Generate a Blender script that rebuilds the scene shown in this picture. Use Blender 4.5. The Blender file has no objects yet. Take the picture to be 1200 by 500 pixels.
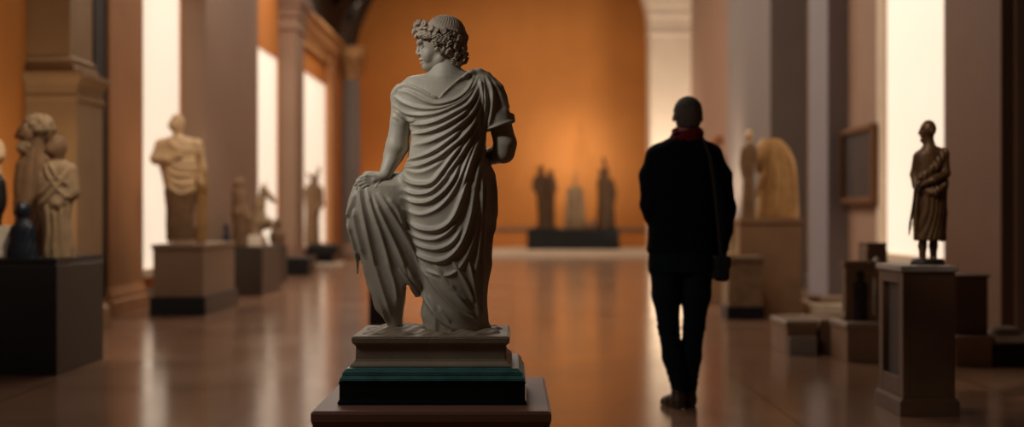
import bpy, bmesh, math, random
import numpy as np
from mathutils import Vector, Matrix

random.seed(7)
rng = np.random.default_rng(7)
SC = bpy.context.scene
COL = SC.collection
F = 1200 * 50.0 / 36.0          # focal length in pixels
CAMZ = 1.10                     # height of the eye
HX, HY = 600.0, 250.0

# ------------------------------------------------------------------ helpers
def at(px, py, d):
    return Vector(((px - HX) / F * d, d, CAMZ + (HY - py) / F * d))

def on(px, py, d, z):            # a foot resting at height z
    return Vector(((px - HX) / F * d, d, z + .001))

def tag(o, label, cat, group=None):
    o['label'] = label; o['category'] = cat
    if group: o['group'] = group
    return o

def thing(name, label, cat, loc, group=None):
    o = bpy.data.objects.new(name, None); COL.objects.link(o)
    o.location = loc; o.empty_display_size = 0.1
    if cat in ('sculpture', 'statue', 'statuette', 'stone fragment'): o['seat'] = loc[2]
    return tag(o, label, cat, group)

def link(name, me, mat, parent=None, smooth=False):
    o = bpy.data.objects.new(name, me); COL.objects.link(o)
    if mat: me.materials.append(mat)
    if parent:
        o.parent = parent
        W = wloc(parent)
        me.transform(Matrix.Translation(-W))
    if smooth:
        me.polygons.foreach_set('use_smooth', [True] * len(me.polygons))
    return o

def wloc(o):
    v = Vector((0, 0, 0))
    while o: v += o.location; o = o.parent
    return v

def struct(o):
    o['kind'] = 'structure'; return o

def recentre(o):
    """origin of a top-level mesh at the middle of its foot"""
    me = o.data
    co = np.empty(len(me.vertices) * 3, np.float32); me.vertices.foreach_get('co', co)
    co = co.reshape(-1, 3)
    c = Vector((float((co[:, 0].min() + co[:, 0].max()) / 2), float((co[:, 1].min() + co[:, 1].max()) / 2), float(co[:, 2].min())))
    me.transform(Matrix.Translation(-c)); o.location = c
    return o

def add_box(bm, x0, x1, y0, y1, z0, z1, rz=0.0):
    m = Matrix.Translation(((x0 + x1) / 2, (y0 + y1) / 2, (z0 + z1) / 2)) @ Matrix.Rotation(rz, 4, 'Z') @ Matrix.Diagonal((x1 - x0, y1 - y0, z1 - z0, 1))
    return bmesh.ops.create_cube(bm, size=1, matrix=m)['verts']

def boxes(name, lst, mat, parent=None, bev=0.006):
    bm = bmesh.new()
    for b in lst: add_box(bm, *b)
    if bev:
        bmesh.ops.bevel(bm, geom=bm.edges[:], offset=bev, segments=2, affect='EDGES', profile=0.5)
    me = bpy.data.meshes.new(name); bm.to_mesh(me); bm.free()
    return link(name, me, mat, parent)

def rect_lathe(name, cx, cy, hx, hy, prof, mat, parent=None, rz=0.0, wall=0):
    """rectangular profile of mouldings: prof = [(z, outset), ...]"""
    bm = bmesh.new(); rings = []
    ca, sa = math.cos(rz), math.sin(rz)
    for z, o in prof:
        r = []
        for sx, sy in ((-1, -1), (1, -1), (1, 1), (-1, 1)):
            x, y = sx * (hx + (0 if sx == wall else o)), sy * (hy + o)
            r.append(bm.verts.new((cx + x * ca - y * sa, cy + x * sa + y * ca, z)))
        rings.append(r)
    for a, b in zip(rings, rings[1:]):
        for i in range(4):
            bm.faces.new((a[i], a[(i + 1) % 4], b[(i + 1) % 4], b[i]))
    bm.faces.new(rings[0][::-1]); bm.faces.new(rings[-1])
    bmesh.ops.recalc_face_normals(bm, faces=bm.faces[:])
    bmesh.ops.bevel(bm, geom=[e for e in bm.edges if e.calc_length() > 0.02], offset=0.004, segments=2, affect='EDGES', clamp_overlap=True)
    me = bpy.data.meshes.new(name); bm.to_mesh(me); bm.free()
    return link(name, me, mat, parent)

def lathe(name, cx, cy, prof, mat, parent=None, n=40, flute=0):
    bm = bmesh.new(); rings = []
    for r, z in prof:
        ring = []
        for i in range(n):
            a = 2 * math.pi * i / n
            rr = r * (1 - 0.06 * (i % 2)) if flute else r
            ring.append(bm.verts.new((cx + rr * math.cos(a), cy + rr * math.sin(a), z)))
        rings.append(ring)
    for a, b in zip(rings, rings[1:]):
        for i in range(n):
            bm.faces.new((a[i], a[(i + 1) % n], b[(i + 1) % n], b[i]))
    bm.faces.new(rings[0][::-1]); bm.faces.new(rings[-1])
    bmesh.ops.recalc_face_normals(bm, faces=bm.faces[:])
    me = bpy.data.meshes.new(name); bm.to_mesh(me); bm.free()
    return link(name, me, mat, parent, smooth=not flute)

# ------------------------------------------------------------------ materials
def lin(r, g, b):
    f = lambda c: (c / 255 / 12.92) if c / 255 <= 0.04045 else ((c / 255 + 0.055) / 1.055) ** 2.4
    return (f(r), f(g), f(b), 1)

def mat(name, rgb, rough=0.6, vary=0.12, scale=6.0, bump=0.15, bscale=40.0, metal=0.0, spec=0.4, veins=0.0):
    m = bpy.data.materials.new(name); m.use_nodes = True
    nt = m.node_tree; N = nt.nodes; L = nt.links
    b = N['Principled BSDF']
    b.inputs['Roughness'].default_value = rough; b.inputs['Metallic'].default_value = metal
    b.inputs['Specular IOR Level'].default_value = spec
    tc = N.new('ShaderNodeTexCoord')
    no = N.new('ShaderNodeTexNoise'); no.inputs['Scale'].default_value = scale; no.inputs['Detail'].default_value = 6
    L.new(tc.outputs['Object'], no.inputs['Vector'])
    cr = N.new('ShaderNodeValToRGB')
    c = lin(*rgb)
    cr.color_ramp.elements[0].position = 0.3; cr.color_ramp.elements[1].position = 0.7
    cr.color_ramp.elements[0].color = tuple(v * (1 - vary) for v in c[:3]) + (1,)
    cr.color_ramp.elements[1].color = tuple(min(1, v * (1 + vary)) for v in c[:3]) + (1,)
    L.new(no.outputs['Fac'], cr.inputs['Fac'])
    L.new(cr.outputs['Color'], b.inputs['Base Color'])
    if bump:
        n2 = N.new('ShaderNodeTexNoise'); n2.inputs['Scale'].default_value = bscale; n2.inputs['Detail'].default_value = 8
        L.new(tc.outputs['Object'], n2.inputs['Vector'])
        bp = N.new('ShaderNodeBump'); bp.inputs['Strength'].default_value = bump; bp.inputs['Distance'].default_value = 0.01
        L.new(n2.outputs['Fac'], bp.inputs['Height']); L.new(bp.outputs['Normal'], b.inputs['Normal'])
    return m

M = {}
M['marble'] = mat('weathered_marble', (168, 159, 142), 0.5, 0.14, 9, 0.12, 60)
M['hair'] = mat('hair_marble', (168, 152, 132), 0.6, 0.2, 14, 0.2, 80)
M['base_stone'] = mat('base_stone', (160, 142, 120), 0.6, 0.12, 10, 0.2, 60)
M['teal'] = mat('teal_bronze', (66, 116, 110), 0.45, 0.25, 14, 0.1, 50, spec=.4)
M['black_teal'] = mat('black_lacquer', (13, 26, 29), 0.3, 0.2, 6, 0.05, 30)
M['rose_plinth'] = mat('rose_plinth_paint', (136, 94, 76), 0.55, 0.06, 3, 0.08, 80)
M['black_plinth'] = mat('black_plinth_paint', (15, 15, 16), 0.5, 0.15, 3, 0.05, 60)
M['dark_plinth'] = mat('dark_brown_plinth_paint', (52, 42, 34), 0.45, 0.15, 3, 0.05, 60)
M['pale_plinth'] = mat('pale_plinth_paint', (142, 118, 94), 0.55, 0.06, 3, 0.05, 60)
M['tan_plinth'] = mat('tan_plinth_stone', (142, 110, 82), 0.6, 0.12, 4, 0.1, 50)
M['navy_base'] = mat('navy_base_paint', (20, 26, 34), 0.45, 0.12, 4, 0.05, 60)
M['wood'] = mat('brown_pedestal_wood', (88, 62, 44), 0.5, 0.16, 5, 0.1, 70)
M['dark_wood'] = mat('dark_recess_wood', (58, 42, 33), 0.6, 0.16, 5, 0.1, 70)
M['bronze'] = mat('brown_bronze', (88, 62, 38), 0.45, 0.25, 18, 0.1, 60, metal=0.25)
M['dark_bronze'] = mat('black_bronze', (34, 28, 26), 0.42, 0.25, 18, 0.1, 60, metal=0.2)
M['ivory'] = mat('ivory_plaster', (208, 174, 132), 0.6, 0.1, 8, 0.1, 50)
M['sand'] = mat('sandstone', (172, 130, 80), 0.7, 0.14, 8, 0.2, 50)
M['umber'] = mat('umber_stone', (122, 92, 64), 0.65, 0.2, 8, 0.2, 50)
M['old_stone'] = mat('old_grey_stone', (146, 120, 90), 0.7, 0.25, 10, 0.2, 50)
M['terracotta'] = mat('terracotta', (176, 112, 76), 0.7, 0.15, 8, 0.15, 50)
M['slate'] = mat('blue_black_stone', (24, 30, 40), 0.4, 0.2, 8, 0.1, 50)
M['orange_wall'] = mat('orange_plaster', (190, 120, 58), 0.75, 0.05, 1.5, 0.06, 60, spec=0.2)
M['pier_cool'] = mat('cool_grey_plaster', (132, 122, 122), 0.7, 0.05, 2, 0.06, 60)
M['pier_dark'] = mat('dark_brown_plaster', (116, 84, 62), 0.7, 0.05, 2, 0.06, 60)
M['pier'] = mat('mauve_plaster', (142, 114, 94), 0.7, 0.05, 1.5, 0.06, 60, spec=0.25)
M['pier_tan'] = mat('tan_pier_stone', (156, 124, 86), 0.65, 0.08, 3, 0.06, 60)
M['pier_rust'] = mat('rust_plaster', (172, 118, 72), 0.7, 0.06, 2, 0.06, 60)
M['pier_cream'] = mat('cream_plaster', (226, 204, 178), 0.7, 0.05, 2, 0.06, 60)
M['pier_grey'] = mat('grey_plaster', (118, 106, 98), 0.7, 0.05, 2, 0.06, 60)
M['wall_brown'] = mat('brown_plaster', (156, 122, 98), 0.75, 0.05, 2, 0.06, 60)
M['cornice'] = mat('gilded_cornice_stone', (190, 142, 92), 0.6, 0.2, 12, 0.3, 30)
M['vault'] = mat('dark_vault_timber', (36, 29, 24), 0.8, 0.2, 3, 0.1, 40)
M['dark_gap'] = mat('gap_shade', (40, 36, 36), 0.6, 0.1, 3, 0.05, 50)
M['door'] = mat('dark_opening_black', (16, 16, 18), 0.5, 0.1, 3, 0.05, 50)
M['frame'] = mat('gilt_frame', (104, 66, 30), 0.4, 0.2, 20, 0.2, 60, metal=0.3)
M['jacket'] = mat('black_wool', (15, 16, 20), 0.9, 0.2, 30, 0.2, 200, spec=0.15)
M['jeans'] = mat('dark_denim', (16, 26, 34), 0.85, 0.2, 40, 0.2, 300, spec=0.15)
M['scarf'] = mat('red_scarf', (112, 22, 26), 0.9, 0.2, 40, 0.2, 200, spec=0.15)
M['skin'] = mat('skin', (170, 116, 88), 0.55, 0.08, 10, 0.05, 120)
M['greyhair'] = mat('grey_hair', (92, 82, 72), 0.7, 0.25, 60, 0.5, 260)
M['shoe'] = mat('brown_leather', (66, 44, 28), 0.5, 0.2, 14, 0.1, 90)
M['bag'] = mat('dark_bag_canvas', (24, 22, 22), 0.8, 0.2, 30, 0.2, 160)
M['strap'] = mat('brown_strap', (40, 31, 25), 0.7, 0.15, 30, 0.1, 160)
M['white_stone'] = mat('white_stone', (214, 200, 180), 0.6, 0.1, 8, 0.1, 60)
M['grey_slab'] = mat('grey_marble_slab', (150, 140, 130), 0.45, 0.12, 8, 0.05, 60)

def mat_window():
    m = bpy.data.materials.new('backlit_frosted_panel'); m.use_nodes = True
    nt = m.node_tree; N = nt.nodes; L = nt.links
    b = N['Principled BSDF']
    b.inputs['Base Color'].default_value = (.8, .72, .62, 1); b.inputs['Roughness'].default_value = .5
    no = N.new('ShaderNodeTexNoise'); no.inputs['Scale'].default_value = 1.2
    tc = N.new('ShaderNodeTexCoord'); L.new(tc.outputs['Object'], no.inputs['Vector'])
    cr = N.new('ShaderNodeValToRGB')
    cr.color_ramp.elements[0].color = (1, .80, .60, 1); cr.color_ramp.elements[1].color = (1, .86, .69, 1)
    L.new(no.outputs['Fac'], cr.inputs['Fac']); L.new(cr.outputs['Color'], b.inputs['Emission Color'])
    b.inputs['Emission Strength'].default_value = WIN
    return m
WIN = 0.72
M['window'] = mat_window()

def mat_floor():
    m = bpy.data.materials.new('polished_floor'); m.use_nodes = True
    nt = m.node_tree; N = nt.nodes; L = nt.links; b = N['Principled BSDF']
    tc = N.new('ShaderNodeTexCoord')
    br = N.new('ShaderNodeTexBrick'); br.offset = 0.0
    br.inputs['Color1'].default_value = lin(148, 112, 88); br.inputs['Color2'].default_value = lin(140, 105, 82)
    br.inputs['Mortar'].default_value = lin(100, 74, 58)
    br.inputs['Scale'].default_value = 1.0; br.inputs['Mortar Size'].default_value = 0.012; br.inputs['Mortar Smooth'].default_value = .3
    br.inputs['Brick Width'].default_value = 1.5; br.inputs['Row Height'].default_value = 1.5
    L.new(tc.outputs['Object'], br.inputs['Vector'])
    no = N.new('ShaderNodeTexNoise'); no.inputs['Scale'].default_value = .8; no.inputs['Detail'].default_value = 5
    L.new(tc.outputs['Object'], no.inputs['Vector'])
    mx = N.new('ShaderNodeMix'); mx.data_type = 'RGBA'; mx.blend_type = 'MULTIPLY'
    cr = N.new('ShaderNodeValToRGB'); cr.color_ramp.elements[0].position = .3; cr.color_ramp.elements[1].position = .7
    cr.color_ramp.elements[0].color = (.82, .8, .78, 1); cr.color_ramp.elements[1].color = (1, 1, 1, 1)
    L.new(no.outputs['Fac'], cr.inputs['Fac'])
    mx.inputs['Factor'].default_value = 1
    L.new(br.outputs['Color'], mx.inputs['A']); L.new(cr.outputs['Color'], mx.inputs['B'])
    L.new(mx.outputs['Result'], b.inputs['Base Color'])
    rr = N.new('ShaderNodeMapRange'); rr.inputs['To Min'].default_value = .10; rr.inputs['To Max'].default_value = .24
    L.new(no.outputs['Fac'], rr.inputs['Value']); L.new(rr.outputs['Result'], b.inputs['Roughness'])
    b.inputs['Specular IOR Level'].default_value = .55
    n2 = N.new('ShaderNodeTexNoise'); n2.inputs['Scale'].default_value = 3; L.new(tc.outputs['Object'], n2.inputs['Vector'])
    bp = N.new('ShaderNodeBump'); bp.inputs['Strength'].default_value = .06; bp.inputs['Distance'].default_value = .01
    L.new(n2.outputs['Fac'], bp.inputs['Height']); L.new(bp.outputs['Normal'], b.inputs['Normal'])
    return m
M['floor'] = mat_floor()

def mat_canvas():
    m = bpy.data.materials.new('old_oil_painting'); m.use_nodes = True
    nt = m.node_tree; N = nt.nodes; L = nt.links; b = N['Principled BSDF']
    tc = N.new('ShaderNodeTexCoord'); no = N.new('ShaderNodeTexNoise')
    no.inputs['Scale'].default_value = 3.2; no.inputs['Detail'].default_value = 4
    mp = N.new('ShaderNodeMapping'); mp.inputs['Scale'].default_value = (1, 2.2, 1)
    L.new(tc.outputs['Object'], mp.inputs['Vector']); L.new(mp.outputs['Vector'], no.inputs['Vector'])
    cr = N.new('ShaderNodeValToRGB'); e = cr.color_ramp.elements
    e[0].position = .35; e[0].color = lin(20, 14, 10); e[1].position = .75; e[1].color = lin(64, 42, 24)
    L.new(no.outputs['Fac'], cr.inputs['Fac']); L.new(cr.outputs['Color'], b.inputs['Base Color'])
    b.inputs['Roughness'].default_value = .5
    return m
M['canvas'] = mat_canvas()

# ------------------------------------------------------------------ sculpting (distance field + surface nets)
class Sculpt:
    """units: pixels of the figure's own plane; axes px (right), D (away), py (down)"""
    def __init__(self, d, h=1.0):
        self.d, self.h, self.ops = d, h, []
    def _op(self, lo, hi, fn, k, mode): self.ops.append((lo, hi, fn, k, mode))
    def chain(self, pts, k=3.0, mode='u', flat=1.0):
        P = [(p[0], (p[3] if len(p) > 3 else 0.0), p[1], p[2]) for p in pts]
        if len(P) == 1: P = P * 2
        for (a, b) in zip(P, P[1:]):
            r = max(a[3], b[3])
            lo = [min(a[i], b[i]) - r for i in range(3)]; hi = [max(a[i], b[i]) + r for i in range(3)]
            def fn(X, Y, Z, a=a, b=b):
                dx, dy, dz = b[0] - a[0], b[1] - a[1], b[2] - a[2]
                L2 = dx * dx + dy * dy + dz * dz + 1e-9
                t = np.clip(((X - a[0]) * dx + (Y - a[1]) * dy + (Z - a[2]) * dz) / L2, 0, 1)
                ex, ey, ez = X - a[0] - t * dx, (Y - a[1] - t * dy) / flat, Z - a[2] - t * dz
                return np.sqrt(ex * ex + ey * ey + ez * ez) - (a[3] + t * (b[3] - a[3]))
            self._op(lo, hi, fn, k, mode)
        return self
    def ell(self, x, y, rx, ry, rD, D=0.0, k=3.0, rot=0.0, mode='u'):
        R = max(rx, ry, rD)
        c, s = math.cos(math.radians(rot)), math.sin(math.radians(rot))
        def fn(X, Y, Z):
            u, w, v = X - x, Z - y, Y - D
            a = (u * c + w * s) / rx; b = (-u * s + w * c) / ry; e = v / rD
            k0 = np.sqrt(a * a + b * b + e * e) + 1e-6
            k1 = np.sqrt((a / rx) ** 2 + (b / ry) ** 2 + (e / rD) ** 2) + 1e-6
            return k0 * (k0 - 1) / k1
        self._op([x - R, D - R, y - R], [x + R, D + R, y + R], fn, k, mode)
        return self
    def box(self, x, y, hx, hy, hD, D=0.0, r=1.0, k=1.0, rot=0.0, mode='u'):
        R = math.hypot(hx, hy)
        c, s = math.cos(math.radians(rot)), math.sin(math.radians(rot))
        def fn(X, Y, Z):
            u, w = X - x, Z - y
            a = np.abs(u * c + w * s) - hx + r; b = np.abs(-u * s + w * c) - hy + r; e = np.abs(Y - D) - hD + r
            return np.sqrt(np.maximum(a, 0) ** 2 + np.maximum(b, 0) ** 2 + np.maximum(e, 0) ** 2) + np.minimum(np.maximum(np.maximum(a, b), e), 0) - r
        self._op([x - R, D - hD, y - R], [x + R, D + hD, y + R], fn, k, mode)
        return self
    def loft(self, rows, k=3.0, n=2.0, mode='u'):
        """rows: (py, cx, rx, cD, rD)"""
        A = np.array(rows, float); ys = A[:, 0]
        lo = [(A[:, 1] - A[:, 2]).min(), (A[:, 3] - A[:, 4]).min(), ys[0]]
        hi = [(A[:, 1] + A[:, 2]).max(), (A[:, 3] + A[:, 4]).max(), ys[-1]]
        def fn(X, Y, Z):
            z = Z.ravel()
            t = np.interp(z, ys, np.arange(len(ys)))
            i = np.clip(t.astype(int), 0, len(ys) - 2); u = t - i
            def cm(col):                                     # Catmull-Rom along the height
                p = A[:, col]; P = np.concatenate([[2 * p[0] - p[1]], p, [2 * p[-1] - p[-2]]])
                p0, p1, p2, p3 = P[i], P[i + 1], P[i + 2], P[i + 3]
                return (0.5 * (2 * p1 + (p2 - p0) * u + (2 * p0 - 5 * p1 + 4 * p2 - p3) * u ** 2 + (3 * p1 - p0 - 3 * p2 + p3) * u ** 3)).astype(np.float32)[None, None, :]
            cx, rx, cd, rd = cm(1), np.maximum(cm(2), .5), cm(3), np.maximum(cm(4), .5)
            q = (np.abs((X - cx) / rx) ** n + np.abs((Y - cd) / rd) ** n) ** (1.0 / n)
            d = (q - 1) * np.minimum(rx, rd)
            return np.maximum(d, np.maximum(ys[0] - Z, Z - ys[-1]))
        self._op(lo, hi, fn, k, mode)
        return self
    def torus(self, p, nrm, R, r, k=.5):
        x, y, D = p; nx, nD, ny = nrm
        def fn(X, Y, Z):
            u, v, w = X - x, Y - D, Z - y
            h = u * nx + v * nD + w * ny
            q = np.sqrt(np.maximum(u * u + v * v + w * w - h * h, 0)) - R
            return np.sqrt(q * q + h * h) - r
        e = R + r
        self._op([x - e, D - e, y - e], [x + e, D + e, y + e], fn, k, 'u')
    def clip(self, fn):
        self._op(None, None, fn, 0, 'c'); return self
    def mesh(self, smooth=1):
        h = self.h
        U = [o for o in self.ops if o[4] == 'u']
        lo = np.min([o[0] for o in U], 0) - 3 * h; hi = np.max([o[1] for o in U], 0) + 3 * h
        lo -= max(o[3] for o in U) * .3; hi += max(o[3] for o in U) * .3
        n = np.ceil((hi - lo) / h).astype(int) + 1
        ax = [(lo[i] + h * np.arange(n[i])).astype(np.float32) for i in range(3)]
        f = np.full(n, 12.0, np.float32)
        for (l, u, fn, k, mode) in self.ops:
            if mode == 'c':
                f = np.maximum(f, fn(ax[0][:, None, None], ax[1][None, :, None], ax[2][None, None, :])).astype(np.float32); continue
            pad = max(k, 3 * h) + h
            sl = tuple(slice(max(0, int((l[i] - pad - lo[i]) / h)), min(n[i], int((u[i] + pad - lo[i]) / h) + 2)) for i in range(3))
            g = fn(ax[0][sl[0]][:, None, None], ax[1][sl[1]][None, :, None], ax[2][sl[2]][None, None, :]).astype(np.float32)
            a = f[sl]
            kk = max(k, 1e-3)
            if mode == 'u':
                t = np.clip(.5 + .5 * (g - a) / kk, 0, 1); f[sl] = g + (a - g) * t - kk * t * (1 - t)
            else:
                g = -g; t = np.clip(.5 - .5 * (g - a) / kk, 0, 1); f[sl] = g + (a - g) * t + kk * t * (1 - t)
        V, Q = nets(f, h, lo)
        for _ in range(smooth): V = laplace(V, Q, .5)
        return V, Q
    def build(self, name, material, parent=None, smooth=1, disp=None):
        V, Q = self.mesh(smooth)
        if disp is not None:
            V = V + disp(V, vnormals(V, Q))
        s = self.d / F
        W = np.empty_like(V)
        W[:, 0] = (V[:, 0] - HX) * s; W[:, 1] = self.d + V[:, 1] * s; W[:, 2] = CAMZ + (HY - V[:, 2]) * s
        fz = getattr(self, 'floorz', None)
        if fz is None and parent: fz = parent.get('seat', -1e9)
        W[:, 2] = np.maximum(W[:, 2], fz)
        me = bpy.data.meshes.new(name)
        # mirrored height axis: turn the faces over when the volume comes out negative
        a, b, c = W[Q[:, 0]], W[Q[:, 1]], W[Q[:, 2]]
        e = W[Q[:, 3]]
        vol = np.einsum('ij,ij->i', a, np.cross(b, c)).sum() + np.einsum('ij,ij->i', a, np.cross(c, e)).sum()
        if vol < 0: Q = Q[:, ::-1]
        me.vertices.add(len(W)); me.vertices.foreach_set('co', W.astype(np.float32).ravel())
        me.loops.add(Q.size); me.loops.foreach_set('vertex_index', Q.astype(np.int32).ravel())
        me.polygons.add(len(Q)); me.polygons.foreach_set('loop_start', np.arange(0, Q.size, 4, dtype=np.int32))
        me.polygons.foreach_set('use_smooth', np.ones(len(Q), bool))
        me.update(calc_edges=True); me.validate()
        return link(name, me, material, parent)

def nets(f, h, lo):
    s = f < 0
    c = np.zeros(tuple(x - 1 for x in f.shape), np.int8)
    offs = [(i, j, k) for i in (0, 1) for j in (0, 1) for k in (0, 1)]
    nx, ny, nz = c.shape
    for o in offs: c += s[o[0]:o[0] + nx, o[1]:o[1] + ny, o[2]:o[2] + nz]
    m = (c > 0) & (c < 8)
    I = np.argwhere(m)
    acc = np.zeros((len(I), 3)); cnt = np.zeros(len(I))
    for a in offs:
        for ax in range(3):
            if a[ax]: continue
            b = list(a); b[ax] = 1
            fa = f[I[:, 0] + a[0], I[:, 1] + a[1], I[:, 2] + a[2]].astype(float); fb = f[I[:, 0] + b[0], I[:, 1] + b[1], I[:, 2] + b[2]].astype(float)
            x = (fa < 0) != (fb < 0)
            t = np.where(x, fa / np.where(x, fa - fb, 1), 0)
            p = np.tile(np.array(a, float), (len(I), 1)); p[:, ax] += t
            acc += p * x[:, None]; cnt += x
    V = (I + acc / cnt[:, None]) * h + lo
    vid = np.full(c.shape, -1, np.int64); vid[m] = np.arange(len(I))
    Q = []
    for ax in range(3):
        o1, o2 = (ax + 1) % 3, (ax + 2) % 3
        a = np.take(s, range(0, f.shape[ax] - 1), ax); b = np.take(s, range(1, f.shape[ax]), ax)
        E = np.argwhere(a != b)
        ok = (E[:, o1] > 0) & (E[:, o2] > 0) & (E[:, o1] < c.shape[o1]) & (E[:, o2] < c.shape[o2])
        E = E[ok]
        ins = a[E[:, 0], E[:, 1], E[:, 2]]
        def cell(d1, d2):
            e = E.copy(); e[:, o1] -= d1; e[:, o2] -= d2
            return vid[e[:, 0], e[:, 1], e[:, 2]]
        q = np.stack([cell(1, 1), cell(0, 1), cell(0, 0), cell(1, 0)], 1)
        q[~ins] = q[~ins][:, ::-1]
        Q.append(q)
    return V, np.concatenate(Q)

def laplace(V, Q, w):
    n = len(V); acc = np.zeros_like(V); cnt = np.zeros(n)
    for i in range(4):
        a, b = Q[:, i], Q[:, (i + 1) % 4]
        for j in range(3): acc[:, j] += np.bincount(a, V[b, j], n) + np.bincount(b, V[a, j], n)
        cnt += np.bincount(a, minlength=n) + np.bincount(b, minlength=n)
    return V * (1 - w) + w * acc / np.maximum(cnt, 1)[:, None]

def vnormals(V, Q):
    fn = np.cross(V[Q[:, 2]] - V[Q[:, 0]], V[Q[:, 3]] - V[Q[:, 1]])
    n = np.zeros_like(V)
    for i in range(4):
        for j in range(3): n[:, j] += np.bincount(Q[:, i], fn[:, j], len(V))
    return n / (np.linalg.norm(n, axis=1)[:, None] + 1e-9)

def curve_dist(P, pts, sub=8):
    """distance from points P (n,2) to a smooth polyline and the position along it"""
    p = np.array(pts, float)
    if len(p) > 2:
        e = np.concatenate([[2 * p[0] - p[1]], p, [2 * p[-1] - p[-2]]]); out = []
        for i in range(len(p) - 1):
            t = np.linspace(0, 1, sub, endpoint=False)[:, None]
            p0, p1, p2, p3 = e[i], e[i + 1], e[i + 2], e[i + 3]
            out.append(.5 * (2 * p1 + (p2 - p0) * t + (2 * p0 - 5 * p1 + 4 * p2 - p3) * t ** 2 + (3 * p1 - p0 - 3 * p2 + p3) * t ** 3))
        p = np.concatenate(out + [p[-1:]])
    best = np.full(len(P), 1e9); tt = np.zeros(len(P))
    m = len(p) - 1
    for i in range(m):
        a, b = p[i], p[i + 1]; ab = b - a
        t = np.clip(((P - a) @ ab) / (ab @ ab + 1e-9), 0, 1)
        q = np.linalg.norm(P - a - t[:, None] * ab, axis=1)
        z = q < best
        best[z] = q[z]; tt[z] = (i + t[z]) / m
    return best, tt

def folds(curves, amp=3.5, wid=2.6, valley=1.5, back=True):
    """carved drapery: each curve is one ridge seen from behind; between ridges the cloth sinks"""
    def fn(V, Nn):
        P = V[:, [0, 2]]
        H = np.zeros(len(V))
        for c in curves:
            a, w = amp, wid
            if isinstance(c, tuple): c, a, w = c
            else: a, w = a * (.6 + .5 * ((len(c) * 37 + int(c[0][0] * 13 + c[-1][1] * 7)) % 10) / 10), w * (.85 + .4 * (int(c[-1][0] * 11) % 10) / 10)
            lo = np.min(c, 0) - 4 * w; hi = np.max(c, 0) + 4 * w
            z = np.where((P >= lo).all(1) & (P <= hi).all(1))[0]
            if not len(z): continue
            d, t = curve_dist(P[z], c)
            taper = np.clip(np.minimum(t, 1 - t) * 5 + .25, 0, 1)
            r = a * taper * np.exp(-(d / w) ** 1.6)
            H[z] = np.maximum(H[z], r)
        face = np.clip((-Nn[:, 1] + .25) / .5, 0, 1)
        return Nn * ((H - valley) * face)[:, None]
    return fn

def sway(amp, fx, fy, bend=0.0, seed=0):
    """plain hanging folds for figures far off"""
    def fn(V, Nn):
        x, D, y = V[:, 0], V[:, 1], V[:, 2]
        p = x * fx + D * fx * .8 + y * fy + 2.2 * np.sin(y * .045 + seed) + bend * np.sin(x * .11 + seed)
        r = np.abs(np.sin(p)) ** .8 - .5
        return Nn * (amp * r)[:, None]
    return fn

def curls(S, spots, R=3.2, r=1.5):
    for (x, y, D, nx, ny, nD) in spots:
        l = math.sqrt(nx * nx + ny * ny + nD * nD) or 1
        nn = np.array((nx / l, nD / l, ny / l)) + rng.normal(0, .28, 3); nn /= np.linalg.norm(nn)
        q = R * random.uniform(.75, 1.2)
        S.torus((x, y, D), nn, q, r * random.uniform(.85, 1.15), k=1.0)
        S.ell(x + nn[0] * .8, y + nn[2] * .8, r, r, r, D + nn[1] * .8, k=.4)
        t = np.cross(nn, (0.3, 0, 1)); t /= np.linalg.norm(t); w = random.choice((-1, 1)) * q * 1.5   # a tail to the lock
        S.chain([(x + t[0] * q * .9, y + t[2] * q * .9, r, D + t[1] * q * .9), (x + t[0] * w - nn[0], y + t[2] * w + q * .8, r * .7, D + t[1] * w - nn[1])], k=1.0)

# ------------------------------------------------------------------ the room
XW = 4.4
def DW(px): return XW * F / abs(HX - px)

YB, YF = -4.0, 40.0
floor = struct(boxes('floor', [(-XW - .3, XW + .3, YB, YF + .2, -.2, 0)], M['floor'], None, 0))
struct(boxes('wall_far', [(-XW - .3, XW + .3, YF, YF + .2, -.02, 9.4)], M['orange_wall'], None, 0))
struct(boxes('wall_back', [(-XW - .3, XW + .3, YB - .2, YB, -.02, 9.4)], M['pier'], None, 0))

def wall_with_holes(name, side, holes, material):
    """wall standing in x beyond XW; holes = [(y0, y1, z0, z1)]"""
    a, b = (-XW - .3, -XW) if side < 0 else (XW, XW + .3)
    L = []; y = YB; H = 5.3 if side < 0 else 7.4
    for (y0, y1, z0, z1) in sorted(holes):
        L.append((a, b, y, y0, -.02, H))
        if z0 > 0: L.append((a, b, y0, y1, -.02, z0))
        L.append((a, b, y0, y1, z1, H)); y = y1
    L.append((a, b, y, YF, -.02, H))
    return struct(boxes(name, L, material, None, 0))

WL = [(DW(163), DW(212), .42, 4.0), (DW(290), DW(323) + .25, .42, 4.0), (28.4, DW(383), .42, 4.12)]
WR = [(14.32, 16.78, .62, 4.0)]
DR = (8.6, 12.42)
wall_with_holes('wall_left', -1, WL, M['orange_wall'])
wall_with_holes('wall_right', 1, WR + [(DR[0], DR[1], 0, 4.2)], M['wall_brown'])

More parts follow.
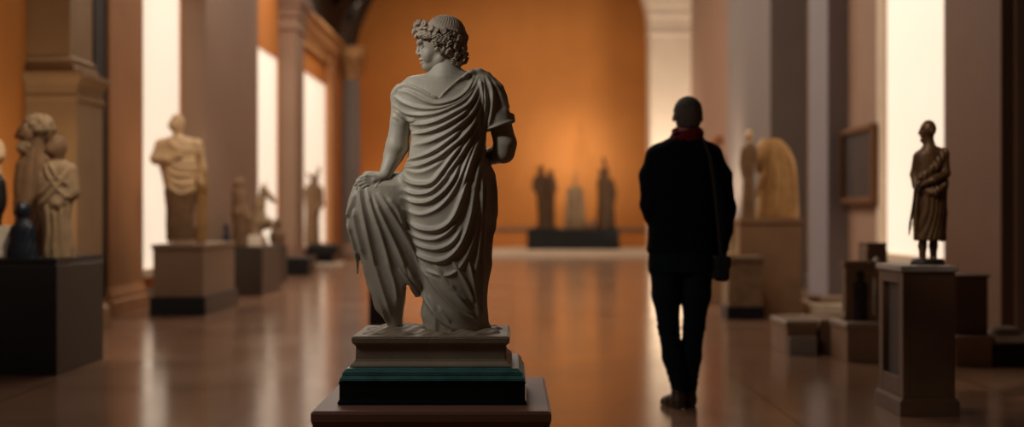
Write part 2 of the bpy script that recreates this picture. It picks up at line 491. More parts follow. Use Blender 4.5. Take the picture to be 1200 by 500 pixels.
def window(n, side, y0, y1, z0, z1):
    s = side
    e = struct(bpy.data.objects.new('window_%d' % n, None)); COL.objects.link(e)
    e.location = (s * XW, (y0 + y1) / 2, z0)
    xx = lambda a, b: (min(s * (XW + a), s * (XW + b)), max(s * (XW + a), s * (XW + b)))
    p = xx(.02, .10)
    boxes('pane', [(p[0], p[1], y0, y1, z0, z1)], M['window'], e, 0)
    t = .05 if s < 0 else .2; q = xx(-.012 if s < 0 else -.05, .0)
    boxes('window_frame', [(q[0], q[1], y0 - t, y0 + .01, z0, z1 + t), (q[0], q[1], y1 - .01, y1 + t, z0, z1 + t), (q[0], q[1], y0, y1, z1 - .01, z1 + t)], M['pier_cream'] if s > 0 else M['orange_wall'], e, .008)
    q = xx(-.07, .02)
    boxes('window_sill', [(q[0], q[1], y0 - .08, y1 + .08, z0 - .09, z0 + .02)], M['pier_cream'], e, .015)
    return e
for i, w in enumerate(WL): window(i + 1, -1, *w)
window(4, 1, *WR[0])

# black panelled door at the right edge, its colour standing for a dark opening
dr = struct(bpy.data.objects.new('door_1', None)); COL.objects.link(dr); dr.location = (XW + .1, sum(DR) / 2, 0)
boxes('door_leaf', [(XW + .08, XW + .14, DR[0], DR[1], 0, 4.2)], M['door'], dr, 0)
boxes('door_panel', [(XW + .06, XW + .09, DR[0] + .2 + i * 1.85, DR[0] + 1.75 + i * 1.85, .3 + j * 2, 2.1 + j * 1.9) for i in (0, 1) for j in (0, 1)], M['door'], dr, .012)

# vault of dark timber
bm = bmesh.new(); prof = []
n = 40
for i in range(n + 1):
    a = math.pi * i / n
    prof.append((-math.cos(a) * (XW + .02), (5.25 if a < math.pi / 2 else 7.3) + math.sin(a) * (3.9 if a < math.pi / 2 else 1.85)))
for (y0, y1) in ((YB, YF),):
    A = [bm.verts.new((x, y0, z)) for x, z in prof]; B = [bm.verts.new((x, y1, z)) for x, z in prof]
    A2 = [bm.verts.new((x * 1.04, y0, z + .2)) for x, z in prof]; B2 = [bm.verts.new((x * 1.04, y1, z + .2)) for x, z in prof]
    for i in range(n):
        bm.faces.new((A[i], A[i + 1], B[i + 1], B[i])); bm.faces.new((A2[i + 1], A2[i], B2[i], B2[i + 1]))
        bm.faces.new((A[i + 1], A[i], A2[i], A2[i + 1])); bm.faces.new((B[i], B[i + 1], B2[i + 1], B2[i]))
    for i in (0, n): bm.faces.new((A[i], B[i], B2[i], A2[i]))
# ribs across the vault
for y in np.arange(1.0, 40, 3.0):
    for i in range(n):
        (x0, z0), (x1, z1) = prof[i], prof[i + 1]
        if i < 3 or i > n - 4: continue
        k = .97
        v = [bm.verts.new(c) for c in ((x0, y, z0), (x1, y, z1), (x1 * k, y, z1 - .12), (x0 * k, y, z0 - .12),
                                       (x0, y + .25, z0), (x1, y + .25, z1), (x1 * k, y + .25, z1 - .12), (x0 * k, y + .25, z0 - .12))]
        bm.faces.new((v[0], v[1], v[2], v[3])); bm.faces.new((v[7], v[6], v[5], v[4])); bm.faces.new((v[3], v[2], v[6], v[7]))
bmesh.ops.recalc_face_normals(bm, faces=bm.faces[:])
me = bpy.data.meshes.new('ceiling'); bm.to_mesh(me); bm.free()
struct(link('ceiling', me, M['vault']))

# entablature along both walls (stepped mouldings with small dentils)
def entablature(n, s):
    xx = lambda a, b: (min(s * (XW + a), s * (XW + b)), max(s * (XW + a), s * (XW + b)))
    L = []
    for (out, z0, z1) in ((.08, 4.62, 4.80), (.13, 4.80, 4.92), (.26, 5.06, 5.16), (.34, 5.16, 5.26), (.17, 4.92, 5.07)):
        a, b = xx(0, -out); L.append((a, b, 27.9, 34.5, z0, z1 if z1 < 5.2 else 5.22))
    y = 28.0
    while y < 34.3:
        a, b = xx(0, -.24); L.append((a, b, y, y + .13, 4.94, 5.06)); y += .3
    return struct(boxes('trim_%d' % n, L, M['cornice'] if s < 0 else M['pier'], None, 0))
entablature(1, -1)
# dado ledge on the far wall and skirting boards
struct(boxes('trim_2', [(-XW, XW, YF - .07, YF, .66, .71), (-XW, XW, YF - .04, YF, .60, .66)], M['pier'], None, .008))
struct(boxes('baseboard_left', [(-XW, -XW + .04, YB, YF, 0, .2)], M['pier'], None, .01))
struct(boxes('baseboard_right', [(XW - .04, XW, DR[1] + .1, YF, 0, .2), (XW - .04, XW, YB, DR[0] - .1, 0, .2)], M['pier_grey'], None, .01))
struct(boxes('trim_3', [(-XW, XW, 36.0, YF, 0, .15)], M['pier_cream'], None, .01))

# pilasters
def pilaster(label, side, y0, y1, out, material, cap=True, base=True, capmat=None, ztop=5.22, zc=4.55):
    s = side
    cx, cy = s * (XW - out / 2), (y0 + y1) / 2
    hx, hy = out / 2 - .001, (y1 - y0) / 2
    t = thing('pilaster', label, 'pilaster', (cx, cy, 0))
    zb = .3 if base else 0.0; ze = zc if cap else ztop
    rect_lathe('shaft', cx, cy, hx, hy, [(zb, 0), (ze, 0)], material, t, wall=s)
    if base: rect_lathe('base', cx, cy, hx, hy, [(0, .05), (.14, .05), (.16, .03), (.2, .035), (.24, .02), (.28, .01), (.3, 0)], material, t, wall=s)
    if cap:
        k = (ztop - zc) / .71
        rect_lathe('capital', cx, cy, hx, hy, [(zc + (z - 4.55) * k, o) for z, o in [(4.55, 0), (4.57, .03), (4.62, .03), (4.64, .01), (4.8, .01), (4.84, .04), (4.9, .05), (4.98, .05), (5.02, .09), (5.1, .1), (5.14, .14), (5.26, .14)]], capmat or material, t, wall=s)
    return t
# nearest on the left: shaft on a tall moulded dado
t = thing('pilaster', 'tan stone pier at left with moulded ledge halfway up, behind the stone busts', 'pilaster', (-4.2, 13.25, 0))
cy, hy = 13.25, .345
rect_lathe('dado', -4.165, cy, .234, hy + .06, [(0, .06), (.2, .06), (.24, .01), (.3, 0), (2.12, 0), (2.14, .02), (2.17, .02), (2.18, 0), (2.26, .01), (2.32, .05), (2.34, .07), (2.38, .07)], M['pier_tan'], t, wall=-1)
rect_lathe('shaft', -4.205, cy, .194, hy, [(2.38, .05), (2.44, .05), (2.46, .02), (2.5, .04), (2.53, .0), (5.22, 0)], M['pier_tan'], t, wall=-1)
struct(boxes('trim_4', [(-XW, -XW + .03, DW(108), DW(122), 0, 5.0)], M['dark_gap'], None, .005))  # flat strip, shade of a narrow gap put into its dark colour
pilaster('rust-brown flat pilaster left of the brightest window panel', -1, DW(122), DW(162), .06, M['pier_rust'])
pilaster('mauve pilaster between the first and second glowing panels on the left', -1, DW(212), 22.8, .33, M['pier'])
pilaster('mauve pilaster with stepped capital between the second and third glowing panels', -1, DW(323) + .3, 27.85, .33, M['pier'])
pilaster('rust pilaster behind the round column at the far left corner', -1, 33.5, 34.6, .16, M['pier_rust'], cap=False, base=False)
# right side
pilaster('brown pilaster at the right edge beside the black door', 1, 12.45, 14.1, .12, M['pier_dark'], cap=False, base=False, ztop=7.2)
pilaster('slender grey pilaster just beyond the framed painting', 1, 18.6, 19.8, .27, M['pier_cool'], cap=False, base=False, ztop=7.2)
pilaster('broad warm pier behind the hunched stone figure', 1, 21.2, 25.4, .55, M['pier_grey'], cap=False, base=False, ztop=7.2)
pilaster('bright cream pilaster with moulded cornice at the right end of the orange wall', 1, 34.9, 35.9, 1.0, M['pier_cream'], ztop=6.6, zc=5.45)

# round engaged column with a leafy capital, far left
ec = thing('column', 'round grey column with leafy gilded capital in far left corner', 'column', (-3.98, 35.1, 0))
cx, cy = -3.98, 35.1
lathe('base', cx, cy, [(.32, 0), (.32, .12), (.30, .14), (.33, .2), (.30, .27), (.25, .29), (.27, .34), (.22, .4)], M['pier'], ec)
lathe('shaft', cx, cy, [(.25, .4), (.245, 2.5), (.22, 4.4)], M['pier_grey'], ec, n=48, flute=1)
cap = lathe('capital', cx, cy, [(.22, 4.4), (.27, 4.42), (.23, 4.46), (.25, 4.7), (.29, 4.95), (.35, 5.08), (.32, 5.1), (.38, 5.13), (.38, 5.19)], M['cornice'], ec)
L = []
for tier, (z0, z1, r0, r1) in enumerate(((4.46, 4.74, .23, .35), (4.7, 4.98, .26, .4))):
    for i in range(10):
        a = 2 * math.pi * (i + .5 * tier) / 10
        L.append((a, z0, z1, r0, r1))
bm = bmesh.new()
for a, z0, z1, r0, r1 in L:
    ca, sa = math.cos(a), math.sin(a); prev = None
    for j in range(6):
        u = j / 5; z = z0 + (z1 - z0) * (u if u < .85 else .85 - (u - .85) * .9); r = r0 + .02 + (r1 - r0) * u ** 2
        w = .07 * math.sin(math.pi * (.25 + .68 * u))
        row = [bm.verts.new((cx + r * ca - w * q * sa, cy + r * sa + w * q * ca, z)) for q in (-1, 0, 1)]
        row[1].co += Vector((ca, sa, 0)) * .02
        if prev:
            for q in (0, 1): bm.faces.new((prev[q], prev[q + 1], row[q + 1], row[q]))
        prev = row
bmesh.ops.solidify(bm, geom=bm.faces[:], thickness=.015)
bmesh.ops.recalc_face_normals(bm, faces=bm.faces[:])
me = bpy.data.meshes.new('leaf_carving'); bm.to_mesh(me); bm.free()
link('leaf_carving', me, M['cornice'], cap)

# painting on the right wall
p = thing('painting', 'dark old painting in a gilt frame on the brown right wall', 'painting', (XW, 17.6, 1.22))
y0, y1, z0, z1 = 16.9, 18.56, 1.22, 2.18
w = .08
boxes('picture_frame', [(XW - .13, XW, y0, y0 + w, z0, z1), (XW - .13, XW, y1 - w, y1, z0, z1), (XW - .13, XW, y0 + w, y1 - w, z0, z0 + w), (XW - .13, XW, y0 + w, y1 - w, z1 - w, z1)], M['frame'], p, .014)
boxes('canvas', [(XW - .08, XW - .04, y0 + w - .01, y1 - w + .01, z0 + w - .01, z1 - w + .01)], M['canvas'], p, 0)

# ------------------------------------------------------------------ the main statue
D0 = 5.5
def zA(u, v): return (440 + u / 3.122, 75 + v / 3.122)
def zC(u, v): return (460 + u / 3.336, 180 + v / 3.336)
def zB(u, v): return (395 + u / 3.336, 180 + v / 3.336)
def zD(u, v): return (400 + u / 2.63, 300 + v / 2.63)
def cv(z, *pts): return [z(*p) for p in pts]

zt = at(0, 391, D0).z
st = thing('marble_statue', 'grey marble draped youth with wreathed curls, seen from behind in the centre', 'statue', (at(506, 0, D0).x, D0, at(0, 432, D0).z))

S = Sculpt(D0, .9)
S.loft([(93, 521, 40, 0, 20), (105, 520, 54, 0, 27), (120, 521, 56, 0, 31), (150, 524, 42, 0, 32), (185, 525, 45, 0, 32), (214, 528, 50, 0, 33)], k=6)
S.chain([(523, 108, 22), (523, 90, 16), (523, 68, 13.5, 2)], k=8)
S.chain([(523, 94, 15, -3), (488, 107, 16), (475, 113, 13)], k=8)
S.chain([(523, 94, 14, -3), (560, 101, 15), (578, 112, 14)], k=8)
S.chain([(474, 114, 13), (470, 142, 12.2), (465, 172, 12.8), (461, 182, 11, 1), (452, 206, 7, -11)], k=4)
S.chain([(578, 112, 14), (592, 168, 13), (590, 178, 12.5, 2), (562, 186, 8, 38)], k=4)
S.chain([(452, 206, 6.6, -11), (440, 211.5, 5.6, -17)], k=3, flat=.9)           # left hand on the knee
for (dy, x1, y1, x2, y2, x3, y3) in ((-4.2, 431, 206.5, 425, 208.5, 420, 212), (-1.2, 430, 210.2, 423, 212.5, 418, 217), (1.9, 430, 213.8, 424, 216.5, 420, 221), (4.8, 432, 217.2, 427, 220, 424, 224)):
    S.chain([(441, 211.5 + dy, 2.9, -18), (x1, y1, 2.5, -19.5), (x2, y2, 2.2, -19), (x3, y3, 1.8, -16)], k=.8)
S.chain([(447, 211, 3, -16), (443, 219, 2.5, -20), (438, 224, 2.1, -20.5)], k=1.0)
S.chain([(500, 222, 20, 8), (438, 222, 14, -2), (452, 300, 10), (462, 382, 7)], k=5)      # left leg under the cloth
S.chain([(463, 386, 6.5), (461, 390, 6, -8), (458, 391.5, 4.5, -16)], k=4)
for q in range(5): S.chain([(456 + q * 2.6, 391.5, 2.2, -15), (455.5 + q * 2.6, 392.2, 1.8, -19 + abs(q - 1.5))], k=.8)
S.build('body', M['marble'], st, smooth=1)

# head, profile to the left
S = Sculpt(D0, .5)
S.chain([(523, 92, 14.5, 1), (523, 70, 13, 2)], k=5)
S.ell(521, 45, 25, 26, 21, 1, k=5)
S.ell(507, 58, 14.5, 20, 14.5, 4, k=7, rot=8)
S.ell(500.5, 76, 4.8, 4.5, 6, 6, k=5)
S.chain([(501, 77, 5, 4), (517, 70, 6, -8)], k=5); S.chain([(501, 77, 5, 7), (517, 70, 6, 14)], k=5)
S.chain([(493.5, 49, 3.6, -5), (491.6, 49.5, 3.4, 5), (494, 49, 3.6, 13)], k=3)
S.chain([(492, 51, 2.2, 5), (489.3, 61, 2.7, 5)], k=1.8); S.ell(491.3, 63, 2.6, 2, 4.4, 5, k=1.5)
S.chain([(494.3, 69.4, 1.7, .5), (492.8, 69.2, 2.0, 5), (494.3, 69.4, 1.7, 9.5)], k=.9)
S.chain([(495.6, 73, 1.6, 1), (494.2, 73.2, 2.2, 5), (495.6, 73, 1.6, 9)], k=.9)
S.ell(501.5, 66, 5, 6, 4.5, -6, k=6)
S.ell(494, 55, 4.2, 3.1, 4.2, -4.5, k=2, mode='s'); S.ell(493.4, 55, 4, 3, 4, 14, k=2, mode='s')
S.ell(496, 55.6, 2.7, 2.5, 3, -2.8, k=.5); S.ell(495.6, 55.6, 2.7, 2.5, 3, 12.2, k=.5)
S.chain([(494.6, 53.6, .8, -6), (499.4, 54.6, .8, -6.6)], k=.6)
S.ell(494, 71.3, 3.2, .7, 4.2, 4.5, k=.8, mode='s')
S.ell(519, 58, 4, 6.5, 2.5, -18.5, k=1, rot=-12)
S.ell(518.6, 57, 2, 3.6, 2, -20.6, k=.8, rot=-12, mode='s')
head = S.build('head', M['marble'], st, smooth=1)

# hair: combed crown, wreath of curls, ringlets at the nape
S = Sculpt(D0, .5)
S.ell(521.5, 43.5, 25.6, 26.0, 22.5, 1, k=2)
S.ell(532.5, 58, 14, 17, 19.5, 2, k=3)
S.chain([(495 + 0, 40, 1.6, -16), (508, 36, 1.8, -21), (522, 37, 1.8, -23), (536, 39, 1.8, -17), (546, 41, 1.8, -5), (547, 42, 1.8, 6)], k=1.0)
S.clip(lambda X, Y, Z: (Z - (43 + np.clip((X - 495) * .95, 0, 33))) * .7)
spots = []
for i in range(26):                                     # band of curls round the brow
    a = math.radians(180 + i * 360 / 26)
    c, s_ = math.cos(a), math.sin(a)
    for lev in (0, 1):
        a2 = a + lev * .12; c2, s2 = math.cos(a2), math.sin(a2)
        x = 516 + 28 * c2 + (2 if c2 > 0 else 0); D = 1 + 24 * s2
        y = 39 + 5.5 * c2 + lev * 7.5 + random.uniform(-1.2, 1.2)
        spots.append((x - lev * (1.5 * c2), y, D, c2, -.35 + .5 * lev, s2))
for (x, y, D) in ((487, 31, -7), (484.5, 37, 0), (491, 28, -13), (498, 30, -19), (488, 43, -6), (494, 40, -14), (500, 44, -18), (507, 36, -22), (513, 45, -22.5),
                  (510, 53, -20), (514, 60, -19), (521, 50, -23), (529, 54, -21.5), (528, 62, -20), (536, 57, -19), (536, 66, -17), (543, 60, -12), (544, 67, -8), (541, 72, -9),
                  (533, 72, -16), (546, 56, 0), (547, 64, 4), (544, 73, 2), (538, 76, -6), (545, 50, -9), (540, 47, -18), (546, 70, 10), (538, 76, 8), (532, 72, 18), (522, 66, 20)):
    spots.append((x, y, D, (x - 520) / 24, (y - 48) / 30, (D - 1) / 22))
curls(S, spots, 2.6, 1.5)
def strands(V, Nn):
    a = np.arctan2(V[:, 1] - 1, V[:, 0] - 524)
    w = np.clip((34 - V[:, 2]) / 6, 0, 1) * np.clip((V[:, 2] - 17.5) / 4, 0, 1)
    r = np.abs(np.sin(a * 17 + .25 * V[:, 2])) - .5
    q = .55 * np.sin(V[:, 0] * 1.3 + 2 * np.sin(V[:, 2] * .7)) * np.sin(V[:, 2] * 1.5 + V[:, 1] * 1.1) * np.clip((V[:, 2] - 36) / 6, 0, 1)
    return Nn * (w * r * .6 + q)[:, None]
S.build('hair', M['hair'], head, smooth=1, disp=strands)

# drapery
neck = np.array([(440, 104), (462, 99), (474, 96), (492, 106), (507, 114.5), (515.5, 117), (525, 108), (537, 96), (547, 88), (556, 80), (600, 60)], float)
S = Sculpt(D0, .8)
S.loft([(95, 521, 45, 0, 22), (106, 520, 57, 0, 30), (120, 521, 59, 0, 34), (150, 524, 44.5, 0, 35), (185, 525, 48, 0, 35), (205, 526, 54.5, 0, 37), (235, 529, 54.5, 0, 38),
        (260, 529, 51, 0, 37), (290, 531, 46.5, 0, 36), (320, 533, 41.5, 0, 35), (350, 533.5, 38, 0, 35), (375, 534, 39, 0, 36), (391, 535, 38, 0, 36)], k=4)
S.chain([(523, 94, 17.5, -3), (488, 107, 18.5), (476, 113, 16)], k=7)
S.chain([(523, 94, 16.5, -3), (560, 100, 16.8), (572, 106, 16)], k=7)
S.chain([(474, 113, 16), (471, 136, 13.8)], k=4)
S.clip(lambda X, Y, Z: (np.interp(X.ravel(), neck[:, 0], neck[:, 1])[:, None, None] - Z) * .8)
S.chain([(546, 91, 3.4, -17), (553, 86.5, 4, -13), (562, 85, 4.2, -8), (571, 88, 4, -4)], k=3)
# right sleeve, open at the bottom
S.chain([(566, 102, 17), (574, 120, 19), (583, 146, 21.5)], k=5)
S.ell(534, 384, 42, 10, 34, 0, k=5)
# cloth hanging from the knee
S.loft([(206, 438, 6, -4, 5), (209, 440, 18, -4, 12), (217, 444, 30, -4, 19), (240, 446, 39, -4, 22), (262, 448, 38.5, -4, 21), (290, 456, 38, -3, 20), (320, 465, 36.5, -2, 18), (342, 464, 30, -1, 16), (362, 458, 19, 0, 14), (378, 463, 10.5, 0, 11), (391, 463.5, 9.5, 0, 11)], k=5)
S.chain([(505, 226, 24, 4), (434, 213, 12.5, -3)], k=7)
S.chain([(410, 246, 3, -6), (412, 268, 4, -6), (419, 296, 2.6, -4), (419, 320, 1.2, -2)], k=3)
S.chain([(478, 336, 2.5, -60), (478, 336, 2.5, 60)], k=3, mode='s')
for dd in range(-60, 61, 6): S.chain([(479, 342, 4, dd), (483, 362, 9, dd), (483, 376, 11, dd)], k=3, mode='s')
def hem(X, Y, Z):                                        # sleeve hem
    ln = 142.5 + (605 - X) * .34
    g = np.minimum(np.minimum(Z - ln, 200 - Z), X - 570.5 + np.clip((Z - 165), 0, 60) * 0)
    inside = np.minimum(g, np.where(Z < 190, 40, -40))
    return np.where((X > 568) & (Z < 185), np.minimum((Z - ln) * .9, (X - 570) * .9), -50) * np.ones_like(Y)
S.clip(hem)
S.chain([(586, 160, 16, 0), (585, 136, 15.5, 0)], k=1, mode='s')
FOLD = [
 (cv(zA, (62,112),(105,82),(160,98),(212,122),(237,129)), 3.2, 2.4), (cv(zA, (237,129),(272,95),(320,55),(350,36)), 3.0, 2.4),
 cv(zA, (70,95),(130,112),(190,143),(238,153),(300,135),(342,98),(362,48)),
 cv(zA, (66,118),(110,148),(170,168),(240,168),(310,142),(355,95),(378,50)),
 cv(zA, (65,152),(110,182),(165,193),(228,187),(292,161),(342,125),(376,70)),
 (cv(zA, (60,187),(95,217),(132,243)), 2.6, 2.2),
 cv(zA, (75,170),(115,205),(150,215)),
 cv(zA, (128,222),(180,226),(232,214),(290,185),(345,148),(388,70)),
 cv(zA, (133,258),(190,255),(247,235),(306,200),(352,162)),
 cv(zA, (138,300),(200,290),(262,262),(312,225),(358,178),(396,100)),
 cv(zA, (108,356),(170,343),(226,318),(272,284),(318,245)),
 (cv(zA, (98,376),(165,375),(226,350),(272,315),(322,270),(358,220),(394,140)), 4.5, 2.8),
 (cv(zA, (98,400),(112,425),(160,442),(212,436),(252,390),(292,332),(335,280)), 4.6, 2.8),
 cv(zA, (255,420),(290,372),(326,316),(362,250),(388,190)),
 (cv(zA, (318,470),(340,390),(365,310),(386,250),(402,150),(396,60)), 4.5, 2.8),
 cv(zA, (290,470),(320,400),(346,330),(372,268),(392,200)),
 cv(zA, (362,480),(376,400),(390,330),(400,255)),
 cv(zA, (384,60),(392,110),(394,170)), cv(zA, (410,52),(428,110),(425,190),(415,235)), cv(zA, (430,58),(462,120),(485,190)), cv(zA, (445,58),(490,140),(512,205)),
 (cv(zA, (395,246),(440,232),(480,218),(515,207)), 2.2, 2.0),
 cv(zC, (42,40),(110,44),(180,24),(232,-4)),
 cv(zC, (42,62),(100,76),(150,65),(212,28)),
 cv(zC, (42,172),(100,192),(150,187),(202,152),(242,100),(268,40)),
 cv(zC, (42,140),(95,158),(150,152),(192,118),(232,66)),
 cv(zC, (45,216),(110,238),(170,222),(217,182),(257,120),(284,50)),
 (cv(zC, (46,252),(108,290),(170,297),(217,277),(248,236),(274,170),(304,80)), 4.6, 2.8),
 cv(zC, (56,300),(110,327),(170,333),(220,308),(262,262)),
 (cv(zC, (72,372),(118,400),(180,417),(232,396),(274,340),(304,250),(328,120)), 4.6, 2.8),
 cv(zC, (78,340),(120,362),(180,370),(236,345),(280,285)),
 cv(zC, (100,435),(160,462),(226,470),(276,428),(316,340),(344,200)),
 cv(zC, (318,490),(338,390),(352,200),(350,60)), cv(zC, (352,490),(358,300),(370,100)), cv(zC, (384,490),(380,350),(402,250),(398,50)),
 (cv(zB, (92,110),(105,200),(132,330),(165,480)), 4.5, 3.2),
 (cv(zB, (122,140),(150,230),(187,340),(225,480)), 4.0, 3.0),
 (cv(zB, (150,170),(192,262),(238,362),(285,480)), 4.0, 3.0),
 (cv(zB, (172,160),(225,240),(275,330),(340,450),(390,500)), 4.2, 2.8),
 cv(zB, (205,170),(245,225),(262,290)),
 (cv(zB, (78,150),(60,205),(38,250)), 3.5, 3), (cv(zB, (38,255),(62,340),(82,430)), 3, 2.6), cv(zB, (70,215),(85,300),(110,400)),
 (cv(zB, (66,108),(84,82),(120,66),(168,60)), 2, 3),
 cv(zD, (60,10),(88,90),(128,160),(145,215)), cv(zD, (105,10),(128,90),(155,175)), cv(zD, (140,0),(168,80),(176,150)),
 (cv(zD, (195,15),(250,110),(312,190),(385,232)), 4.6, 3),
 cv(zD, (185,40),(232,105),(250,155),(256,205)), cv(zD, (232,0),(302,100),(372,168),(432,196)),
 cv(zD, (262,110),(292,165),(296,225)), cv(zD, (300,150),(335,195),(345,232)), cv(zD, (290,20),(345,95),(400,140)), cv(zD, (345,10),(388,80),(415,150)),
 cv(zD, (395,10),(412,100),(424,205)), cv(zD, (440,0),(436,100),(436,205)), cv(zD, (330,70),(375,135),(410,175)),
]
S.build('drapery', M['marble'], st, smooth=1, disp=folds(FOLD, 4.0, 2.5, 1.2))

# carved foot of the statue
zb0, zb1 = at(0, 429.5, 5.25).z, at(0, 393.5, 5.25).z
cx, cy, hx = at(507.5, 0, 5.4).x, 5.5, .278
foot = rect_lathe('carved_base', cx, cy, hx, .255, [(zb0, .022), (zb0 + .008, .020), (zb0 + .016, .006), (zb0 + .024, 0), (zb1 - .034, -.002), (zb1 - .028, .012), (zb1 - .004, .014), (zb1, .008)], M['base_stone'], st)
S = Sculpt(D0, 1.2)
S.loft([(385, 508, 74, 0, 64), (389, 508, 82, 0, 72), (396, 508, 84, 0, 75)], k=3, n=5)
S.ell(482, 388, 30, 8, 40, 0, k=6); S.ell(552, 391, 30, 8, 44, 0, k=6)
def rocky(V, Nn):
    x, D = V[:, 0], V[:, 1]
    return Nn * (1.2 * np.sin(x * .16 + D * .09) + .8 * np.sin(x * .31 - D * .23 + 1))[:, None] * np.array([.2, .2, 1.0])
S.build('rock_top', M['base_stone'], foot, smooth=2, disp=rocky)

ZP = .404
b2 = thing('plinth', 'black base with sloping teal top edge under the central marble statue', 'plinth', (-.29, 5.5, ZP))
dz = zb0 - ZP
rect_lathe('slab', -.29, 5.47, .338, .30, [(ZP + .001, .006), (ZP + .012, .006), (ZP + .018, 0), (ZP + dz * .6, 0), (ZP + dz * .62, .004), (ZP + dz * .66, .004)], M['black_teal'], b2)
rect_lathe('moulding', -.29, 5.47, .338, .30, [(ZP + dz * .66, .0), (ZP + dz * .70, .002), (ZP + dz * .76, -.006), (ZP + dz * .84, -.012), (ZP + dz * .88, -.008), (ZP + dz * .95, -.02), (ZP + dz, -.024)], M['teal'], b2)
o = rect_lathe('plinth', -.285, 5.53, .418, .52, [(0, .012), (.06, .012), (.07, 0), (ZP - .045, 0), (ZP - .04, .006), (ZP - .006, .006), (ZP, 0)], M['rose_plinth'])
recentre(o); tag(o, 'low rose-brown plinth carrying the black base in the foreground', 'plinth')

# ------------------------------------------------------------------ the visitor
DM = 8.05
pz = thing('person', 'person in black jacket, dark jeans and red scarf seen from behind, facing the orange wall', 'person', (at(800, 0, DM).x, DM, 0))
S = Sculpt(DM, .75)
S.chain([(806, 172, 13), (806.5, 148, 11.2, 2)], k=6)
S.ell(806.5, 131, 16.0, 18, 19, 2, k=5); S.ell(806.8, 143, 12.4, 12.5, 14, 7, k=7)
S.ell(804.5, 153, 5, 4, 6, 17, k=4)
S.chain([(804.5, 136, 2, 21), (804.5, 143, 2.6, 24)], k=2)
S.chain([(801, 148, 1.4, 20.5), (808, 148, 1.4, 20.5)], k=1)
for e in (798.5, 810.5): S.ell(e, 136, 3.4, 2.2, 3, 22, k=1.5, mode='s'); S.ell(e, 136, 2.1, 1.8, 2, 18.6, k=.4)
for e in (-1, 1):
    S.ell(806.3 + e * 15.8, 137, 2.2, 5.6, 3.6, 3, k=1.5, rot=-10 * e)
S.loft([(166, 802, 26, 0, 15), (182, 800, 36, 0, 18), (230, 799, 32, 0, 18), (265, 798, 31, 0, 17), (300, 798, 34, 0, 19)], k=6)
S.chain([(768, 186, 10), (764, 244, 8, -4), (784, 262, 6, 26)], k=4)
S.chain([(835, 188, 10), (848, 246, 8), (844, 294, 5.2, 3), (843, 302, 5, 4)], k=4)
# right hand hanging, fingers curled a little
S.chain([(843, 300, 4.6, 4), (842, 309, 4.6, 5)], k=2, flat=1.5)
for (dd, L_) in ((-4.5, 15), (-1.5, 17.5), (1.6, 17), (4.6, 13.5)):
    S.chain([(842, 309, 2.2, 5 + dd), (841, 309 + L_ * .45, 2.0, 5.5 + dd), (838.5, 309 + L_ * .8, 1.8, 6.5 + dd), (835.5, 309 + L_, 1.6, 7.5 + dd)], k=.6)
S.chain([(842, 302, 2.6, 8), (838.5, 309, 2.3, 12), (836, 315, 1.9, 13)], k=1)
# left hand folded in front
S.chain([(784, 262, 5.4, 26), (793, 260, 4.6, 29)], k=2, flat=.8)
for (dy, L_) in ((-4.5, 13), (-1.5, 15), (1.6, 14.5), (4.6, 11.5)):
    S.chain([(793, 260 + dy, 2.1, 29), (793 + L_ * .5, 261 + dy, 1.9, 29.5), (793 + L_, 263 + dy, 1.6, 27)], k=.6)
S.chain([(788, 258, 2.4, 30), (793, 252, 2.2, 33), (799, 250, 1.8, 33)], k=1)
S.chain([(781, 296, 15), (782.5, 385, 8.5), (795, 452, 6.5)], k=5); S.chain([(815, 296, 15), (815, 382, 8.8, 4), (809, 452, 6.5, 12)], k=5)
for (x, D, dx) in ((794, 0, -4), (810, 12, 3)): S.chain([(x, 456, 6, D), (x, 467, 6, D), (x + dx, 471, 4.5, D + 20)], k=4)
S.build('body', M['skin'], pz, smooth=1)
# hair
S = Sculpt(DM, .7)
S.ell(806.5, 130.8, 16.8, 18.4, 19.8, 1.5, k=3)
S.ell(806.8, 140.5, 13.4, 8, 9.5, -4, k=8); S.ell(806.8, 146, 10.8, 6, 7, -6, k=6)
S.clip(lambda X, Y, Z: np.maximum(Z - 150 + np.clip(Y + 2, 0, 40) * 1.25, -(Z * 0 + 99)) * .7)
S.build('hair', M['greyhair'], pz, smooth=1, disp=lambda V, Nn: Nn * (.35 * np.sin(V[:, 0] * 2.6 + 3 * np.sin(V[:, 2] * .5)))[:, None])
# jacket
S = Sculpt(DM, .9)
S.loft([(161, 803, 17, 1, 14), (167, 802, 27, 0, 18), (178, 801, 40, 0, 22), (200, 800, 41, 0, 24), (235, 798.5, 38.5, 0, 25), (262, 797.5, 37.5, 0, 24), (285, 797, 38, 0, 24), (296, 797, 38.5, 0, 24)], k=5, n=2.4)
S.chain([(803, 170, 15), (772, 183, 13.5), (763, 206, 13.6), (762.5, 240, 12.4, -4), (767, 251, 11.5, 2), (782, 261, 9, 24)], k=5)
S.chain([(803, 170, 15), (832, 182, 13.5), (844, 206, 13.4), (850, 244, 12.2), (848, 268, 10.8, 2), (844.5, 297, 8, 3)], k=5)
S.chain([(793, 158, 4, -8), (806, 161, 4.5, -12), (819, 160, 4, -8)], k=3)
def creases(V, Nn):
    x, y = V[:, 0], V[:, 2]
    w = .5 * np.sin(y * .34 + x * .11 + 2 * np.sin(x * .06)) + .4 * np.sin(y * .19 - x * .17)
    w += 1.1 * np.exp(-((x - 799) / 1.5) ** 2) * (y > 172) * -.7
    hemr = np.exp(-((y - 291) / 2.0) ** 2) * 1.0
    return Nn * (w * .3 + hemr)[:, None]
jk = S.build('jacket', M['jacket'], pz, smooth=1, disp=creases)
